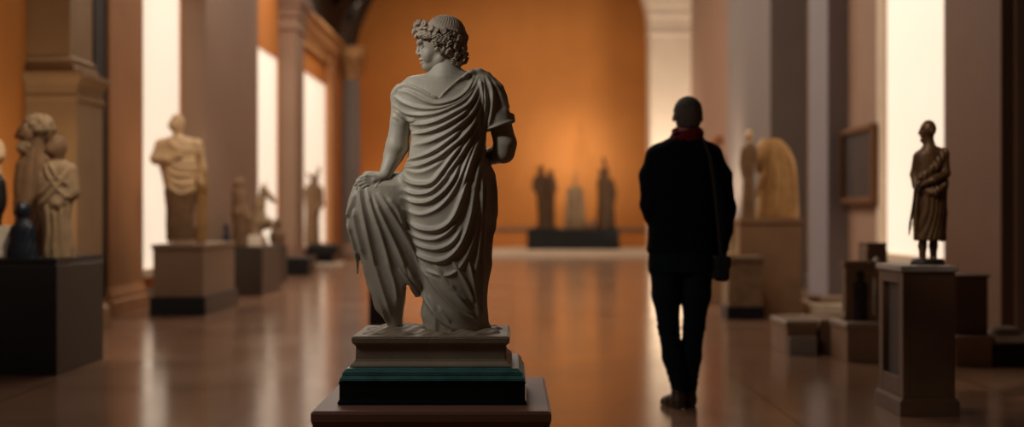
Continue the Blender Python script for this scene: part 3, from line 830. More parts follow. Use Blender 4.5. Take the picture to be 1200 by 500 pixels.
# scarf
S = Sculpt(DM, .7)
pts = [(806 + 13.5 * math.cos(a), 156 + 2.2 * math.sin(a * 2) - 1.5 * math.sin(a), 5.2, 1 + 12.5 * math.sin(a)) for a in np.linspace(0, 2 * math.pi, 17)]
S.chain(pts, k=2)
pts = [(804.5 + 16 * math.cos(a), 162.5, 4.2, 0 + 13.5 * math.sin(a)) for a in np.linspace(0, 2 * math.pi, 17)]
S.chain(pts, k=1.5)
S.build('scarf', M['scarf'], pz, smooth=1, disp=lambda V, Nn: Nn * (.5 * np.sin(V[:, 0] * .5 + V[:, 2] * 1.3))[:, None])
# jeans
S = Sculpt(DM, .85)
S.loft([(284, 797.5, 35, 0, 22), (300, 798, 38, 0, 24), (318, 798.5, 37.5, 0, 24)], k=5, n=2.3)
S.chain([(781, 312, 19.5), (781, 345, 16.5), (783.8, 384, 12.2, 1), (788.5, 418, 12.0), (797, 455, 10)], k=5)
S.chain([(816, 312, 19.5), (816, 345, 17, 2), (813.8, 382, 12.4, 4), (810.5, 418, 12.3, 8), (808.5, 455, 10, 12)], k=5)
def jeanfold(V, Nn):
    x, y = V[:, 0], V[:, 2]
    w = .9 * np.exp(-((y - 385) / 16) ** 2) * np.sin(y * .75 + x * .2) + 1.2 * np.exp(-((y - 445) / 14) ** 2) * np.sin(y * .8 - x * .1) + .5 * np.exp(-((y - 322) / 8) ** 2) * np.sin(y * .5 + .5 * np.abs(x - 798))
    return Nn * (w * .45)[:, None]
S.build('jeans', M['jeans'], pz, smooth=1, disp=jeanfold)
# shoes
for (x, D, dx) in ((795, -1, -12), (809, 11, 4)):
    S = Sculpt(DM, .7); S.floorz = .004
    S.chain([(x, 458, 8.6, D), (x, 469, 8.4, D - 2)], k=3)
    S.chain([(x, 470, 8, D - 3), (x + dx * .5, 471, 8, D + 12), (x + dx, 473, 6.2, D + 26)], k=4)
    S.chain([(x, 475.5, 6.6, D - 6), (x + dx * .5, 475.5, 6.8, D + 12), (x + dx * 1.05, 475.5, 6, D + 28)], k=2)
    S.build('shoe', M['shoe'], pz, smooth=1)
# shoulder bag
bg = thing('shoulder_bag', 'dark shoulder bag hanging at the hip of the person in black, brown strap', 'bag', at(829, 336, DM))
S = Sculpt(DM, .8)
S.box(841, 313, 8.5, 15, 8, -34, r=5, rot=4); S.box(841.5, 306, 9.2, 8, 9, -34.5, r=4, rot=4)
S.build('pouch', M['bag'], bg, smooth=2)
S = Sculpt(DM, .7)
S.chain([(823, 166, 2.0, -17), (829, 185, 2.2, -23.5), (833, 215, 2.2, -25.5), (837, 255, 2.2, -27.5), (840, 299, 2.0, -33)], k=1)
S.chain([(823, 166, 2.0, -17), (825, 165, 2.0, 0), (824, 172, 2, 20)], k=1)
S.build('strap', M['strap'], bg, smooth=1)

# ------------------------------------------------------------------ plinths and sculptures, left
def plinth(label, x0, x1, y0, y1, z1, material, base=None, baseh=0.0, cap=0.0, capmat=None, cat='plinth', name='plinth', z0=0.0, group=None, inset=.03):
    cx, cy, hx, hy = (x0 + x1) / 2, (y0 + y1) / 2, (x1 - x0) / 2, (y1 - y0) / 2
    if not base and not capmat:
        pr = [(z0, 0), (z1 - .05, 0), (z1 - .045, -.006), (z1 - .03, -.006), (z1 - .025, 0), (z1, 0)] if z1 - z0 > .25 else [(z0, 0), (z1, 0)]
        o = recentre(rect_lathe(name, cx, cy, hx, hy, pr, material)); return tag(o, label, cat, group)
    t = thing(name, label, cat, (cx, cy, z0), group)
    zb = z0
    if base:
        rect_lathe('base', cx, cy, hx, hy, [(z0, .0), (z0 + baseh, .0)], base, t); zb = z0 + baseh
    zc = z1 - cap
    i = -inset if base else 0
    rect_lathe('block', cx, cy, hx, hy, [(zb, i), (zc, i)], material, t)
    if cap: rect_lathe('cap', cx, cy, hx, hy, [(zc, i), (zc + cap * .3, i + .015), (z1, i + .015)], capmat or material, t)
    return t

plinth('large black plinth at the left edge under the stone busts', -4.15, -3.09, 9.65, 10.75, .793, M['black_plinth'])
g = thing('stone_bust', 'two-headed bearded stone bust on the black plinth at left', 'sculpture', on(36, 302, 10.3, .793))
S = Sculpt(10.3, 1.0)
S.loft([(178, 40, 12, 0, 9), (192, 38, 19, 0, 12), (225, 35, 19, 0, 13), (270, 36, 18, 0, 13), (301, 37, 20, 0, 14)], k=5)
S.ell(52, 152, 12, 15, 12, 3, k=4); S.ell(34, 156, 12, 14, 11, -3, k=3); S.chain([(42, 182, 10), (44, 162, 9)], k=4)
S.chain([(22.5, 154, 1.6, -3), (21, 161, 2.4, -3)], k=1.2); S.ell(27, 156, 2, 2, 2.4, -11, mode='s', k=1.2)
S.build('body', M['umber'], g, disp=sway(1.6, .32, .12, 1.0))
S = Sculpt(10.3, .8)
S.ell(45, 149, 18, 15, 15, 1, k=3); S.ell(31, 171, 8.5, 9.5, 8, -4, k=3)
S.clip(lambda X, Y, Z: np.where((X < 30) & (Z < 166) & (Z > 149), 6.0, -6.0) * np.ones_like(Y))
sp = []
for i in range(60):
    a, b = random.uniform(0, 6.28), random.uniform(-1.2, .35)
    x, y, D = 45 + 18 * math.cos(a) * math.cos(b), 149 + 15 * math.sin(b), 1 + 15 * math.sin(a) * math.cos(b)
    if x < 29 and y > 147: continue
    sp.append((x, y, D, x - 45, y - 149, D))
for i in range(14):
    a, b = random.uniform(2.0, 5.6), random.uniform(-.4, 1.2)
    sp.append((31 + 8.5 * math.cos(a) * math.cos(b), 171 + 9.5 * math.sin(b), -4 + 8 * math.sin(a) * math.cos(b), math.cos(a), math.sin(b), math.sin(a)))
curls(S, sp, 2.4, 1.3)
S.build('hair_and_beard', M['old_stone'], g)

g = thing('draped_bust', 'smaller stone figure in a crossed shawl beside the two-headed bust', 'sculpture', on(68, 304, 9.95, .793))
S = Sculpt(9.95, .9)
S.ell(67, 172, 11, 14, 12, 0, k=3); S.chain([(67, 194, 8), (67, 180, 7.5)], k=4); S.ell(62, 176, 8, 9, 9, -4, k=3); S.chain([(56.5, 173, 1.4, -8), (55.5, 178, 2, -8)], k=1)
S.build('head', M['umber'], g, disp=lambda V, Nn: Nn * (.7 * np.sin(V[:, 0] * 1.2 + V[:, 1]) * np.sin(V[:, 2] * 1.1) * (V[:, 2] < 172))[:, None])
S = Sculpt(9.95, .9)
S.loft([(187, 66, 11, 0, 9), (197, 66, 20, 0, 13), (215, 66, 22.5, 0, 15), (240, 64, 21, 0, 15), (262, 66, 17, 0, 14), (285, 68, 18, 0, 14), (303, 69, 20, 0, 15)], k=4)
S.chain([(82, 200, 9), (85, 225, 8), (70, 238, 7, -12)], k=4)
fc = [[(54, 192), (64, 212), (78, 228), (86, 232)], [(78, 190), (70, 206), (58, 222), (46, 232)], [(84, 196), (76, 212), (62, 230), (48, 244)], [(60, 190), (70, 206), (84, 218)], [(50, 200), (48, 216), (44, 230)],
      [(58, 240), (60, 270), (56, 300)], [(66, 242), (68, 270), (66, 300)], [(74, 240), (76, 270), (78, 300)], [(82, 236), (82, 266), (86, 300)]]
S.build('shawl', M['old_stone'], g, disp=folds(fc, 3.2, 2.4, 1.0))

g = thing('dark_bust', 'small blue-black bust at the front of the black plinth', 'sculpture', on(27, 304.5, 9.8, .793))
S = Sculpt(9.8, .9)
S.ell(27, 246, 8.5, 10.5, 9, 0, k=2); S.chain([(27, 262, 6), (27, 252, 5.5)], k=4)
S.loft([(258, 27, 6, 0, 6), (266, 27, 14, 0, 9), (282, 26, 16, 0, 10), (294, 26, 18, 0, 11), (305, 26.5, 19, 0, 11)], k=4)
S.chain([(18.5, 246, 1.3, -2), (17.6, 250, 1.8, -2)], k=1)
S.build('body', M['slate'], g, disp=sway(1.0, .4, .1))

plinth('small pale stone block at the left edge on the black plinth', -3.85, -3.44, 9.9, 10.12, .793 + .22, M['white_stone'], name='stone_block', cat='stone block', z0=.793)
g = thing('stone_bust', 'pale bust cut off by the left edge of the picture', 'sculpture', on(-9, 301, 10.45, .793))
S = Sculpt(10.45, 1.0)
S.ell(-6, 178, 12, 16, 12, 0, k=3); S.chain([(-6, 205, 8), (-6, 190, 7)], k=4)
S.ell(-2, 182, 8, 9, 9, -6, k=3); S.chain([(4, 178, 1.5, -8), (5.5, 184, 2, -8)], k=1)
S.build('head', M['ivory'], g)
S = Sculpt(10.45, 1.0)
S.loft([(203, -8, 9, 0, 8), (214, -9, 15, 0, 11), (240, -9, 17, 0, 12), (252, -9, 12, 0, 10), (275, -9, 10, 0, 9), (301, -9, 13, 0, 11)], k=4)
S.build('chest', M['dark_bronze'], g, disp=sway(1.2, .35, .1))

# pale plinth with draped man
plinth('pale plinth with navy base under the ivory draped statue', -3.9, -3.3, 15.3, 17.1, .765, M['pale_plinth'], base=M['navy_base'], baseh=.2, cap=.06, capmat=M['pale_plinth'])
g = thing('draped_statue', 'ivory draped standing man in front of the brightest left panel', 'statue', on(212, 283, 16.0, .765))
S = Sculpt(16.0, .8)
S.ell(208, 144, 8.2, 11, 9, 0, k=2); S.chain([(209, 166, 6), (208, 152, 5.5)], k=4)
S.ell(204.5, 147, 6, 7.5, 7, -3, k=2); S.chain([(199.6, 144, 1, -4), (198.8, 148, 1.5, -4)], k=.8)
S.loft([(160, 209, 12, 0, 8), (168, 209, 24, 0, 11), (190, 211, 22, 0, 12), (222, 211, 18, 0, 12), (255, 211, 15, 0, 11), (284, 212, 16, 0, 12)], k=4)
S.chain([(190, 170, 8), (184, 186, 6.5, -4), (200, 188, 5, -12), (212, 182, 4, -14)], k=3)
S.chain([(230, 170, 8), (235, 195, 6.5), (238, 214, 5, -6)], k=3)
for q in range(4): S.chain([(212, 180 + q * 2, 1.4, -14), (218, 179 + q * 2.2, 1.1, -15)], k=.5)
S.build('body', M['ivory'], g, disp=None)
S = Sculpt(16.0, .8)
S.loft([(162, 209, 16, 0, 10), (170, 209, 26, 0, 13), (192, 211, 25.5, 0, 14), (214, 212, 21, 0, 14), (228, 212, 19, 0, 13)], k=4)
fc = [[(184, 172), (200, 186), (222, 192), (236, 186)], [(186, 180), (204, 194), (226, 198), (238, 194)], [(188, 188), (206, 204), (230, 206)], [(198, 164), (214, 176), (234, 176)], [(192, 200), (210, 216), (230, 214)], [(194, 212), (212, 226), (230, 222)]]
S.build('toga', M['ivory'], g, disp=folds(fc, 2.6, 2.2, .8))
S = Sculpt(16.0, .8)
S.loft([(222, 212, 19, 0, 13), (250, 211, 16, 0, 12), (280, 212, 17, 0, 13)], k=3)
S.build('robe', M['umber'], g, disp=sway(1.6, .5, .05))  # darker stone puts the shade below the lit chest into the colour
S = Sculpt(16.0, .8)
S.ell(233, 183, 5, 6.5, 5, -4, k=2); S.chain([(234, 192, 4.5, -3), (237, 215, 6.5, -2), (237, 232, 6, 0), (235, 282, 6, 2)], k=3); S.chain([(240, 200, 2.6, -6), (241, 222, 2.4, -8)], k=2)
S.build('child_figure', M['sand'], g, disp=sway(.7, .6, .08))

# dark plinths and the animal group
plinth('dark brown plinth under the rearing horse group on the left', -3.92, -3.32, 18.9, 20.4, .66, M['dark_plinth'])
plinth('narrow black plinth standing beyond the dark brown plinth', -3.72, -3.38, 20.9, 21.6, .63, M['black_plinth'], base=M['pale_plinth'], baseh=.06)
g = thing('horse_group', 'weathered stone rearing horse and rider group against the second glowing panel', 'sculpture', on(295, 292, 19.6, .66))
S = Sculpt(19.6, .8)
S.chain([(283, 289, 9), (282, 250, 9.5), (280, 226, 8)], k=4); S.ell(280, 216, 6.5, 8, 7, 0, k=3)
S.chain([(281, 236, 6), (292, 256, 4, -3), (296, 274, 4, -4), (294, 288, 4.5, -4)], k=3)
S.build('rider', M['umber'], g, disp=sway(1.0, .4, .15))
S = Sculpt(19.6, .8)
S.ell(303, 262, 9, 14, 9, 2, k=4, rot=20); S.chain([(303, 258, 8, 2), (304, 238, 6, 2), (309, 224, 4.4, 2)], k=4)
S.chain([(309, 222, 4.2, 2), (318, 232, 3.2, 2), (321, 236, 2.4, 2)], k=2); S.chain([(307, 219, 1.2, 0), (306, 214, .7, 0)], k=.6); S.chain([(310, 218, 1.2, 4), (311, 213, .7, 4)], k=.6)
S.chain([(306, 262, 4, -2), (316, 258, 3, -2), (320, 268, 2.2, -2)], k=2); S.chain([(307, 266, 4, 6), (318, 264, 3, 6), (321, 274, 2.2, 6)], k=2)
S.chain([(300, 272, 5, -3), (305, 284, 3.6, -3), (303, 291, 3, -3)], k=2); S.chain([(300, 272, 5, 7), (308, 283, 3.6, 7), (309, 291, 3, 7)], k=2)
S.chain([(297, 268, 2.5, 3), (292, 276, 3, 8), (290, 290, 2, 8)], k=2)
S.build('horse', M['old_stone'], g, disp=lambda V, Nn: Nn * (.5 * np.sin(V[:, 2] * .9 + V[:, 0]))[:, None])
plinth('small white stone fragment at the front of the dark brown plinth', -3.53, -3.36, 19.0, 19.3, .66 + .15, M['white_stone'], name='stone_fragment', cat='stone fragment', z0=.66)
g = thing('statuette', 'tiny black statuette between the ivory statue and the horse group', 'statuette', on(265.5, 290, 19.1, .66))
S = Sculpt(19.1, .6)
S.ell(265.5, 265.5, 2.8, 3.6, 3, 0, k=1.5); S.chain([(265.5, 270, 2.6), (265.5, 278, 4.2), (265.5, 290, 4.6)], k=2)
S.build('body', M['slate'], g, disp=sway(.4, .8, .2))
g = thing('stone_bust', 'brown weathered bust on the narrow black plinth', 'sculpture', on(322, 287.5, 21.2, .63))
S = Sculpt(21.2, .7)
S.ell(325, 262, 5, 6.5, 6, 0, k=2); S.loft([(268, 325, 4, 0, 4), (274, 325, 9, 0, 7), (281, 325, 9, 0, 7), (287.5, 325, 6, 0, 6)], k=3)
S.build('body', M['umber'], g, disp=sway(.6, .6, .1))

plinth('low black plinth at the foot of the second mauve pilaster', -4.02, -3.58, 25.0, 25.9, .32, M['black_plinth'])
tb = thing('display_stand', 'black mushroom-shaped stand on white foot under the far left figure', 'display stand', (-4.0, 30.3, 0))
boxes('top', [(-4.3, -3.68, 29.9, 30.8, .22, .44)], M['black_plinth'], tb, .01)
boxes('stem', [(-4.14, -3.8, 30.05, 30.65, .06, .22)], M['black_plinth'], tb, .008)
boxes('foot', [(-4.2, -3.62, 29.95, 30.75, 0, .06)], M['white_stone'], tb, .01)
g = thing('stone_figure', 'small brown figure with pointed headdress against the farthest left panel', 'statue', on(366, 286, 30.3, .44))
S = Sculpt(30.3, .6)
S.ell(369, 210, 4, 5.5, 5, 0, k=2); S.chain([(371, 206, 2.6), (374, 199, 1.4), (374, 194, .8)], k=1.5); S.chain([(364, 208, 2.4), (361, 203, 1.2)], k=1.5)
S.loft([(214, 367, 5, 0, 5), (222, 367, 10, 0, 7), (240, 367, 9, 0, 8), (260, 366, 8, 0, 8), (286, 366, 9, 0, 8)], k=3); S.chain([(375, 222, 3.6), (377, 240, 3, -3), (370, 246, 2.6, -8)], k=2)
S.build('body', M['umber'], g, disp=sway(1.0, .7, .05))
plinth('tall black stand half hidden behind the drapery of the central statue', at(432, 0, 14.0).x, at(468, 0, 14.0).x, 14.0, 14.4, .69, M['black_plinth'], name='display_stand', cat='display stand')

# ------------------------------------------------------------------ far end
DF = 38.0
plinth('long black plinth below the glow on the far orange wall', at(618, 0, 37.6).x, at(726, 0, 37.6).x, 37.6, 38.5, .69, M['black_plinth'], z0=.15)
fb = at(0, 0, DF); zf = .69
pyf = HY + (CAMZ - zf) * F / DF
g = thing('bronze_group', 'dark standing pair of figures at the left of the far black plinth', 'sculpture', on(638, pyf, DF, zf))
S = Sculpt(DF, .45)
S.ell(634, 199, 3.6, 4.6, 4, 0, k=1.5); S.loft([(203, 634, 2.5, 0, 3), (208, 634, 7, 0, 5), (222, 634, 6, 0, 5), (240, 636, 6.5, 0, 5), (pyf, 638, 7, 0, 6)], k=2)
S.chain([(628, 209, 2.6), (625.5, 219, 2.2, -2), (630, 226, 1.8, -5)], k=1.5)
S.ell(645, 203, 3.2, 4, 3.6, 3, k=1.5); S.loft([(206, 645, 2.5, 3, 3), (211, 645.5, 5.5, 3, 4), (230, 645, 5, 3, 4), (pyf, 644, 5.5, 3, 5)], k=2)
S.chain([(649, 211, 2.2, 2), (651, 222, 1.8, 0), (647, 230, 1.6, -4)], k=1.5)
S.box(639, pyf - 1.5, 13, 1.5, 8, 2, r=.5)
S.build('body', M['bronze'], g, disp=sway(1.1, .8, .1))
g = thing('reliquary', 'domed stone vessel with a spire at the centre of the far black plinth', 'sculpture', on(674, pyf, DF, zf))
S = Sculpt(DF, .45)
S.chain([(674, 222, 1.9), (674, 202, .9)], k=.8); S.ell(674, 217, 1.8, 1.6, 1.8, 0, k=.8); S.loft([(217, 674, 2, 0, 2), (221, 674, 8, 0, 8), (225, 674, 10, 0, 10), (228, 674, 9, 0, 9)], k=1)
S.loft([(228, 674, 8.5, 0, 8.5), (236, 674, 10, 0, 9), (250, 674, 11.5, 0, 9), (pyf, 674, 13, 0, 9)], k=1.5, n=3)
for x in (665, 671, 677, 683): S.chain([(x, 232, 1.6, -9), (x, 250, 1.8, -9), (x, 262, 2.2, -9)], k=1)
for x in (666, 682): S.ell(x, 254, 3.2, 4, 3, -9, k=1)
S.build('body', M['old_stone'], g, disp=sway(.4, 1.1, .6))
g = thing('bronze_figure', 'tall dark robed figure with raised arm at the right of the far black plinth', 'statue', on(710, pyf, DF, zf))
S = Sculpt(DF, .45)
S.ell(705, 202, 3.4, 4.4, 4, 0, k=1.5); S.chain([(710, 214, 3), (711, 200, 2.2), (707, 189, 1.6), (707, 185, 1.2)], k=1.5)
S.loft([(206, 706, 3, 0, 3), (212, 708, 8, 0, 6), (228, 709, 8.5, 0, 7), (245, 710, 9.5, 0, 7), (pyf, 710, 11, 0, 8)], k=2)
S.chain([(716, 212, 3), (719, 226, 2.6, -2), (718, 240, 2.4, -4)], k=1.5)
S.build('body', M['bronze'], g, disp=sway(1.2, .7, .05))
g = thing('stone_fragment', 'low lump of stone between the domed vessel and the tall far figure', 'stone fragment', on(692, pyf, DF, zf))
S = Sculpt(DF, .5)
S.ell(692, 264, 4.5, 4.5, 3.5, -11, k=2); S.ell(694, 261, 3, 4.5, 3, -11, k=2)
S.clip(lambda X, Y, Z: (Z - pyf) + 0 * X + 0 * Y)
S.build('body', M['umber'], g, disp=sway(.5, .9, .5))

# ------------------------------------------------------------------ right side
plinth('tall tan stone plinth under the hunched figure', 2.43, 3.14, 15.3, 16.5, 1.045, M['tan_plinth'], base=M['tan_plinth'], baseh=.12, cap=.07, capmat=M['tan_plinth'], inset=.02)
plinth('lower grey-brown plinth in front of the tall tan plinth, beside the person', 2.23, 2.62, 14.75, 15.22, .65, M['old_stone'], base=M['navy_base'], baseh=.13, cap=.05, capmat=M['pale_plinth'], inset=.015)
DR1 = 15.8; pyr = HY + (CAMZ - 1.045) * F / DR1
g = thing('hunched_statue', 'hunched cloaked sandstone figure on the tall tan plinth', 'statue', on(910, pyr, DR1, 1.045))
S = Sculpt(DR1, .8)
S.loft([(162, 902, 10, -3, 8), (165, 904, 13.5, -2, 11), (173, 907, 18, -1, 13), (190, 911, 21.5, 0, 15), (215, 912, 23, 0, 16), (pyr, 911, 26, 0, 17)], k=4)
S.chain([(893, 172, 6, -5), (889, 184, 5, -7), (889, 200, 4, -8)], k=4)
fc = [[(896, 170), (893, 205), (892, 250)], [(903, 166), (903, 210), (900, 252)], [(912, 166), (918, 205), (914, 252)], [(918, 172), (928, 210), (930, 252)], [(908, 190), (909, 220), (906, 252)], [(922, 180), (924, 225), (922, 252)]]
S.build('cloak', M['sand'], g, disp=folds(fc, 4.2, 3.0, 1.2))
S = Sculpt(DR1, .7)
S.ell(886, 186, 4.5, 6, 5, -9, k=2); S.chain([(890, 184, 3.5, -6), (886, 190, 3, -9)], k=2); S.chain([(893, 205, 3.6, -12), (886, 222, 2.6, -14), (884, 230, 2.2, -14)], k=2)
S.build('head', M['sand'], g)
g = thing('slender_figure', 'slender pale standing figure at the left of the hunched statue', 'statue', on(876, pyr, 15.6, 1.045))
S = Sculpt(15.6, .6)
S.ell(878, 158, 4.6, 6, 5, 0, k=2); S.chain([(878, 170, 3), (878, 163, 2.8)], k=2); S.ell(874.8, 160, 2.6, 3.4, 3.4, -1, k=1.5)
S.build('head', M['ivory'], g)
S = Sculpt(15.6, .6)
S.loft([(168, 878, 4, 0, 4), (174, 878, 8, 0, 5.5), (190, 877, 6.5, 0, 5), (205, 877, 6, 0, 5), (225, 877, 7, 0, 6), (pyr, 877, 8, 0, 6)], k=2)
S.chain([(871, 175, 2.6), (868.5, 192, 2.2), (870, 206, 1.8, -4)], k=2); S.chain([(885, 175, 2.6), (886, 192, 2.2, -2), (881, 202, 1.8, -6)], k=2)
S.build('body', M['umber'], g, disp=sway(.7, .8, .05))
g = tag(recentre(lathe('stone_drum', at(857, 0, 15.0).x, 14.98, [(.075, .65), (.075, .67), (.062, .69), (.06, .95), (.075, .98), (.08, 1.02), (.08, 1.05)], M['ivory'])), 'short pale stone drum on the lower grey-brown plinth', 'stone drum')
# terracotta statue behind the visitor
D5 = 17.6
plinth('tan plinth mostly hidden behind the person in black', 2.33, 2.7, 17.3, 17.9, .62, M['tan_plinth'])
py5 = HY + (CAMZ - .62) * F / D5
g = thing('terracotta_statue', 'terracotta-coloured figure just above the right shoulder of the person', 'statue', on(838, py5, D5, .62))
S = Sculpt(D5, .8)
S.ell(837, 170, 6.5, 8.5, 7, 0, k=3); S.chain([(838, 166, 5), (842, 162, 3.5), (846, 166, 2.5)], k=3)
S.loft([(178, 838, 6, 0, 6), (188, 838, 14, 0, 9), (215, 838, 13, 0, 10), (250, 838, 13, 0, 10), (py5, 838, 14, 0, 11)], k=4)
S.build('body', M['terracotta'], g, disp=sway(1.2, .5, .05))

# wood pedestal with bronze
PX0, PX1, PY0, PY1, PZ = 2.125, 2.41, 7.73, 8.24, .815
pd = thing('pedestal', 'brown wooden pedestal with grey marble top under the bronze archer', 'pedestal', ((PX0 + PX1) / 2, (PY0 + PY1) / 2, 0))
cx, cy, hx, hy = (PX0 + PX1) / 2, (PY0 + PY1) / 2, (PX1 - PX0) / 2, (PY1 - PY0) / 2
case = boxes('case', [(PX0 + .03, PX1, PY0, PY1, .1, PZ - .035), (PX0, PX0 + .04, PY0, PY0 + .09, .1, PZ - .035), (PX0, PX0 + .04, PY1 - .09, PY1, .1, PZ - .035), (PX0, PX0 + .04, PY0 + .09, PY1 - .09, .1, .2), (PX0, PX0 + .04, PY0 + .09, PY1 - .09, PZ - .1, PZ - .035)], M['wood'], pd, .004)
boxes('recessed_panel', [(PX0 + .024, PX0 + .034, PY0 + .09, PY1 - .09, .2, PZ - .1)], M['dark_wood'], case, 0)
rect_lathe('foot', cx, cy, hx, hy, [(0, .02), (.08, .02), (.085, .008), (.1, .004)], M['wood'], pd)
rect_lathe('top', cx, cy, hx, hy, [(PZ - .035, .008), (PZ - .03, .014), (PZ - .004, .014), (PZ, .008)], M['grey_slab'], pd)
DB = 7.97; pyb = HY + (CAMZ - PZ) * F / DB
g = thing('bronze_statue', 'bronze robed man holding a bow, on the wooden pedestal at right', 'statue', on(1087, pyb, DB, PZ))
S = Sculpt(DB, .7)
S.ell(1088, 151, 9, 10.5, 10, 0, k=3); S.ell(1085, 155, 6.5, 9, 7.5, 1, k=3); S.chain([(1079, 151, 1.2, 1), (1077.6, 156, 1.8, 1)], k=1); S.ell(1081, 164, 2.6, 2.6, 3.4, 1, k=2)
S.chain([(1079.4, 159.5, 1, -2), (1079.4, 159.5, 1, 4)], k=.6); S.ell(1079.5, 152.4, 1.6, 1.5, 2, -3.6, mode='s', k=.8); S.ell(1090, 154, 2.4, 4, 1.6, -9.6, k=.8)
S.chain([(1090, 178, 8), (1088, 164, 6.2)], k=4)
S.loft([(172, 1091, 10, 0, 8), (180, 1091, 18, 0, 11), (200, 1090, 15.5, 0, 12), (222, 1089, 14, 0, 11), (238, 1089, 16, 0, 12)], k=4)
S.chain([(1104, 184, 7, -3), (1106, 203, 5.6, -6), (1090, 211, 4.4, -14), (1076, 217, 3.4, -14)], k=3)
S.chain([(1078, 184, 7, 4), (1074, 204, 5, 8), (1073, 218, 3.6, 2)], k=3)
for q, (dx, dy) in enumerate(((-6, 2), (-6.5, 4), (-6, 6), (-4.5, 8))): S.chain([(1075, 215 + q * 1.6, 1.4, -14), (1075 + dx * .6, 215 + dy, 1.2, -15.5), (1075 + dx * .7, 217 + dy, 1.0, -12.5)], k=.5)
S.chain([(1077, 213, 1.6, -14), (1073, 213, 1.3, -17), (1070, 216, 1.1, -17)], k=.6)
S.chain([(1083, 235, 7), (1082, 262, 6, -2), (1081, 288, 4.6), (1081, 303, 3.8)], k=3); S.chain([(1096, 235, 7), (1096, 262, 6, 3), (1095, 288, 4.6, 4), (1095, 303, 3.8, 4)], k=3)
S.chain([(1081, 304, 3.6), (1077, 305.5, 2.8, -7)], k=2); S.chain([(1095, 304, 3.6, 4), (1097, 305.5, 2.8, -4)], k=2)
S.build('body', M['bronze'], g)
S = Sculpt(DB, .7)
S.loft([(210, 1089, 15, 0, 12.5), (222, 1089, 17.5, 0, 14), (245, 1089, 18.5, 0, 15), (268, 1089, 18, 0, 14), (281, 1089, 17.5, 0, 14)], k=3)
S.chain([(1074, 222, 3, -8), (1090, 226, 3.6, -15), (1105, 216, 3.4, -8)], k=3)
S.chain([(1104, 184, 8.5, 3), (1107, 215, 5, 6), (1107, 250, 4, 7), (1107, 279, 3.4, 6)], k=4)
S.chain([(1104, 180, 6.5, -4), (1092, 196, 5, -10), (1078, 208, 4.5, -8)], k=4)
S.build('robe', M['bronze'], g, disp=sway(1.5, .55, .06))
S = Sculpt(DB, .6)
S.chain([(1072, 213, .9, -15), (1068, 222, 1.5, -15.5), (1066, 240, 1.7, -16), (1062, 262, 1.5, -16), (1061, 275, .8, -15)], k=.8)
S.chain([(1072, 213, .5, -15), (1070, 245, .35, -15), (1061, 275, .5, -15)], k=.3)
S.build('bow', M['dark_bronze'], g)
S = Sculpt(DB, .8)
S.loft([(303, 1087, 17, 0, 13), (305, 1087, 19, 0, 15), (pyb, 1087, 20.5, 0, 16)], k=1.5)
S.build('mound', M['dark_bronze'], g, disp=lambda V, Nn: Nn * (.4 * np.sin(V[:, 0] * .5) * np.sin(V[:, 1] * .6))[:, None])

# fragments stored on the floor
def chest(label, name, cat, x0, x1, y0, y1, z0, z1, m, lid=None):
    cx, cy, hx, hy = (x0 + x1) / 2, (y0 + y1) / 2, (x1 - x0) / 2, (y1 - y0) / 2
    if lid is None:
        return tag(recentre(rect_lathe(name, cx, cy, hx, hy, [(z0, -.004), (z0 + (z1 - z0) * .7, -.004), (z0 + (z1 - z0) * .75, 0), (z1 - .008, 0), (z1, -.008)], m)), label, cat)
    t = thing(name, label, cat, (cx, cy, z0))
    rect_lathe('block', cx, cy, hx, hy, [(z0, 0), (z1 - .05, 0)], m, t); rect_lathe('lid', cx, cy, hx, hy, [(z1 - .05, .01), (z1 - .01, .01), (z1, 0)], lid, t)
    return t
X = lambda px, d: (px - HX) / F * d
chest('squat tan stone block with a grey front nearest the tall tan plinth', 'stone_block', 'stone block', X(922, 11.1), X(957, 11.1), 11.1, 11.75, 0, .26, M['tan_plinth'], M['pale_plinth'])
tag(recentre(boxes('stone_slab', [(X(924, 11.06), X(957, 11.06), 11.04, 11.085, 0, .145)], M['grey_slab'], None, .006)), 'grey slab leaning low against the squat tan block', 'stone slab')
chest('plain tan stone block in the middle of the row on the floor', 'stone_block', 'stone block', X(961, 11.15), X(988, 11.15), 11.15, 11.8, 0, .265, M['tan_plinth'])
chest('tan stone block under the dark carved stele', 'stone_block', 'stone block', X(993, 10.5), X(1036, 10.5), 10.5, 11.05, 0, .292, M['tan_plinth'], M['pale_plinth'])
S0 = .292
stl = thing('carved_stele', 'dark upright stele with a carved figure, on a tan block left of the pedestal', 'stele', (X(1006, 10.75), 10.75, S0))
rect_lathe('slab', X(1006, 10.75), 10.78, .105, .06, [(S0, .01), (S0 + .04, .01), (S0 + .05, 0), (S0 + .40, 0), (S0 + .41, .012), (S0 + .45, .012)], M['umber'], stl)
S = Sculpt(10.72, .6)
S.ell(1008, 322, 4.5, 5.5, 4, 0, k=2); S.loft([(328, 1008, 3, 0, 3), (333, 1008, 8, 0, 5), (350, 1008, 7, 0, 5), (374.5, 1008, 8, 0, 6)], k=2)
S.build('relief_figure', M['dark_bronze'], stl, disp=sway(.7, .8, .05))
plinth('dark brown crate standing behind the carved stele', X(1016, 11.6), X(1040, 11.6), 11.6, 11.9, .86, M['umber'], name='wooden_crate', cat='crate')
g = thing('torso_fragment', 'pale torso fragment between the carved stele and the wooden pedestal', 'sculpture', on(1027, 0, 10.85, S0))
S = Sculpt(10.85, .7)
pyt = HY + (CAMZ - S0) * F / 10.85
S.loft([(306, 1028, 3, 0, 4), (314, 1028, 6.5, 0, 5.5), (330, 1028, 5.5, 0, 5), (345, 1028, 6, 0, 6), (pyt, 1028, 6, 0, 6)], k=3); S.ell(1027, 305, 3.2, 4, 3.6, 0, k=2)
S.build('body', M['white_stone'], g, disp=sway(.5, .8, .1))
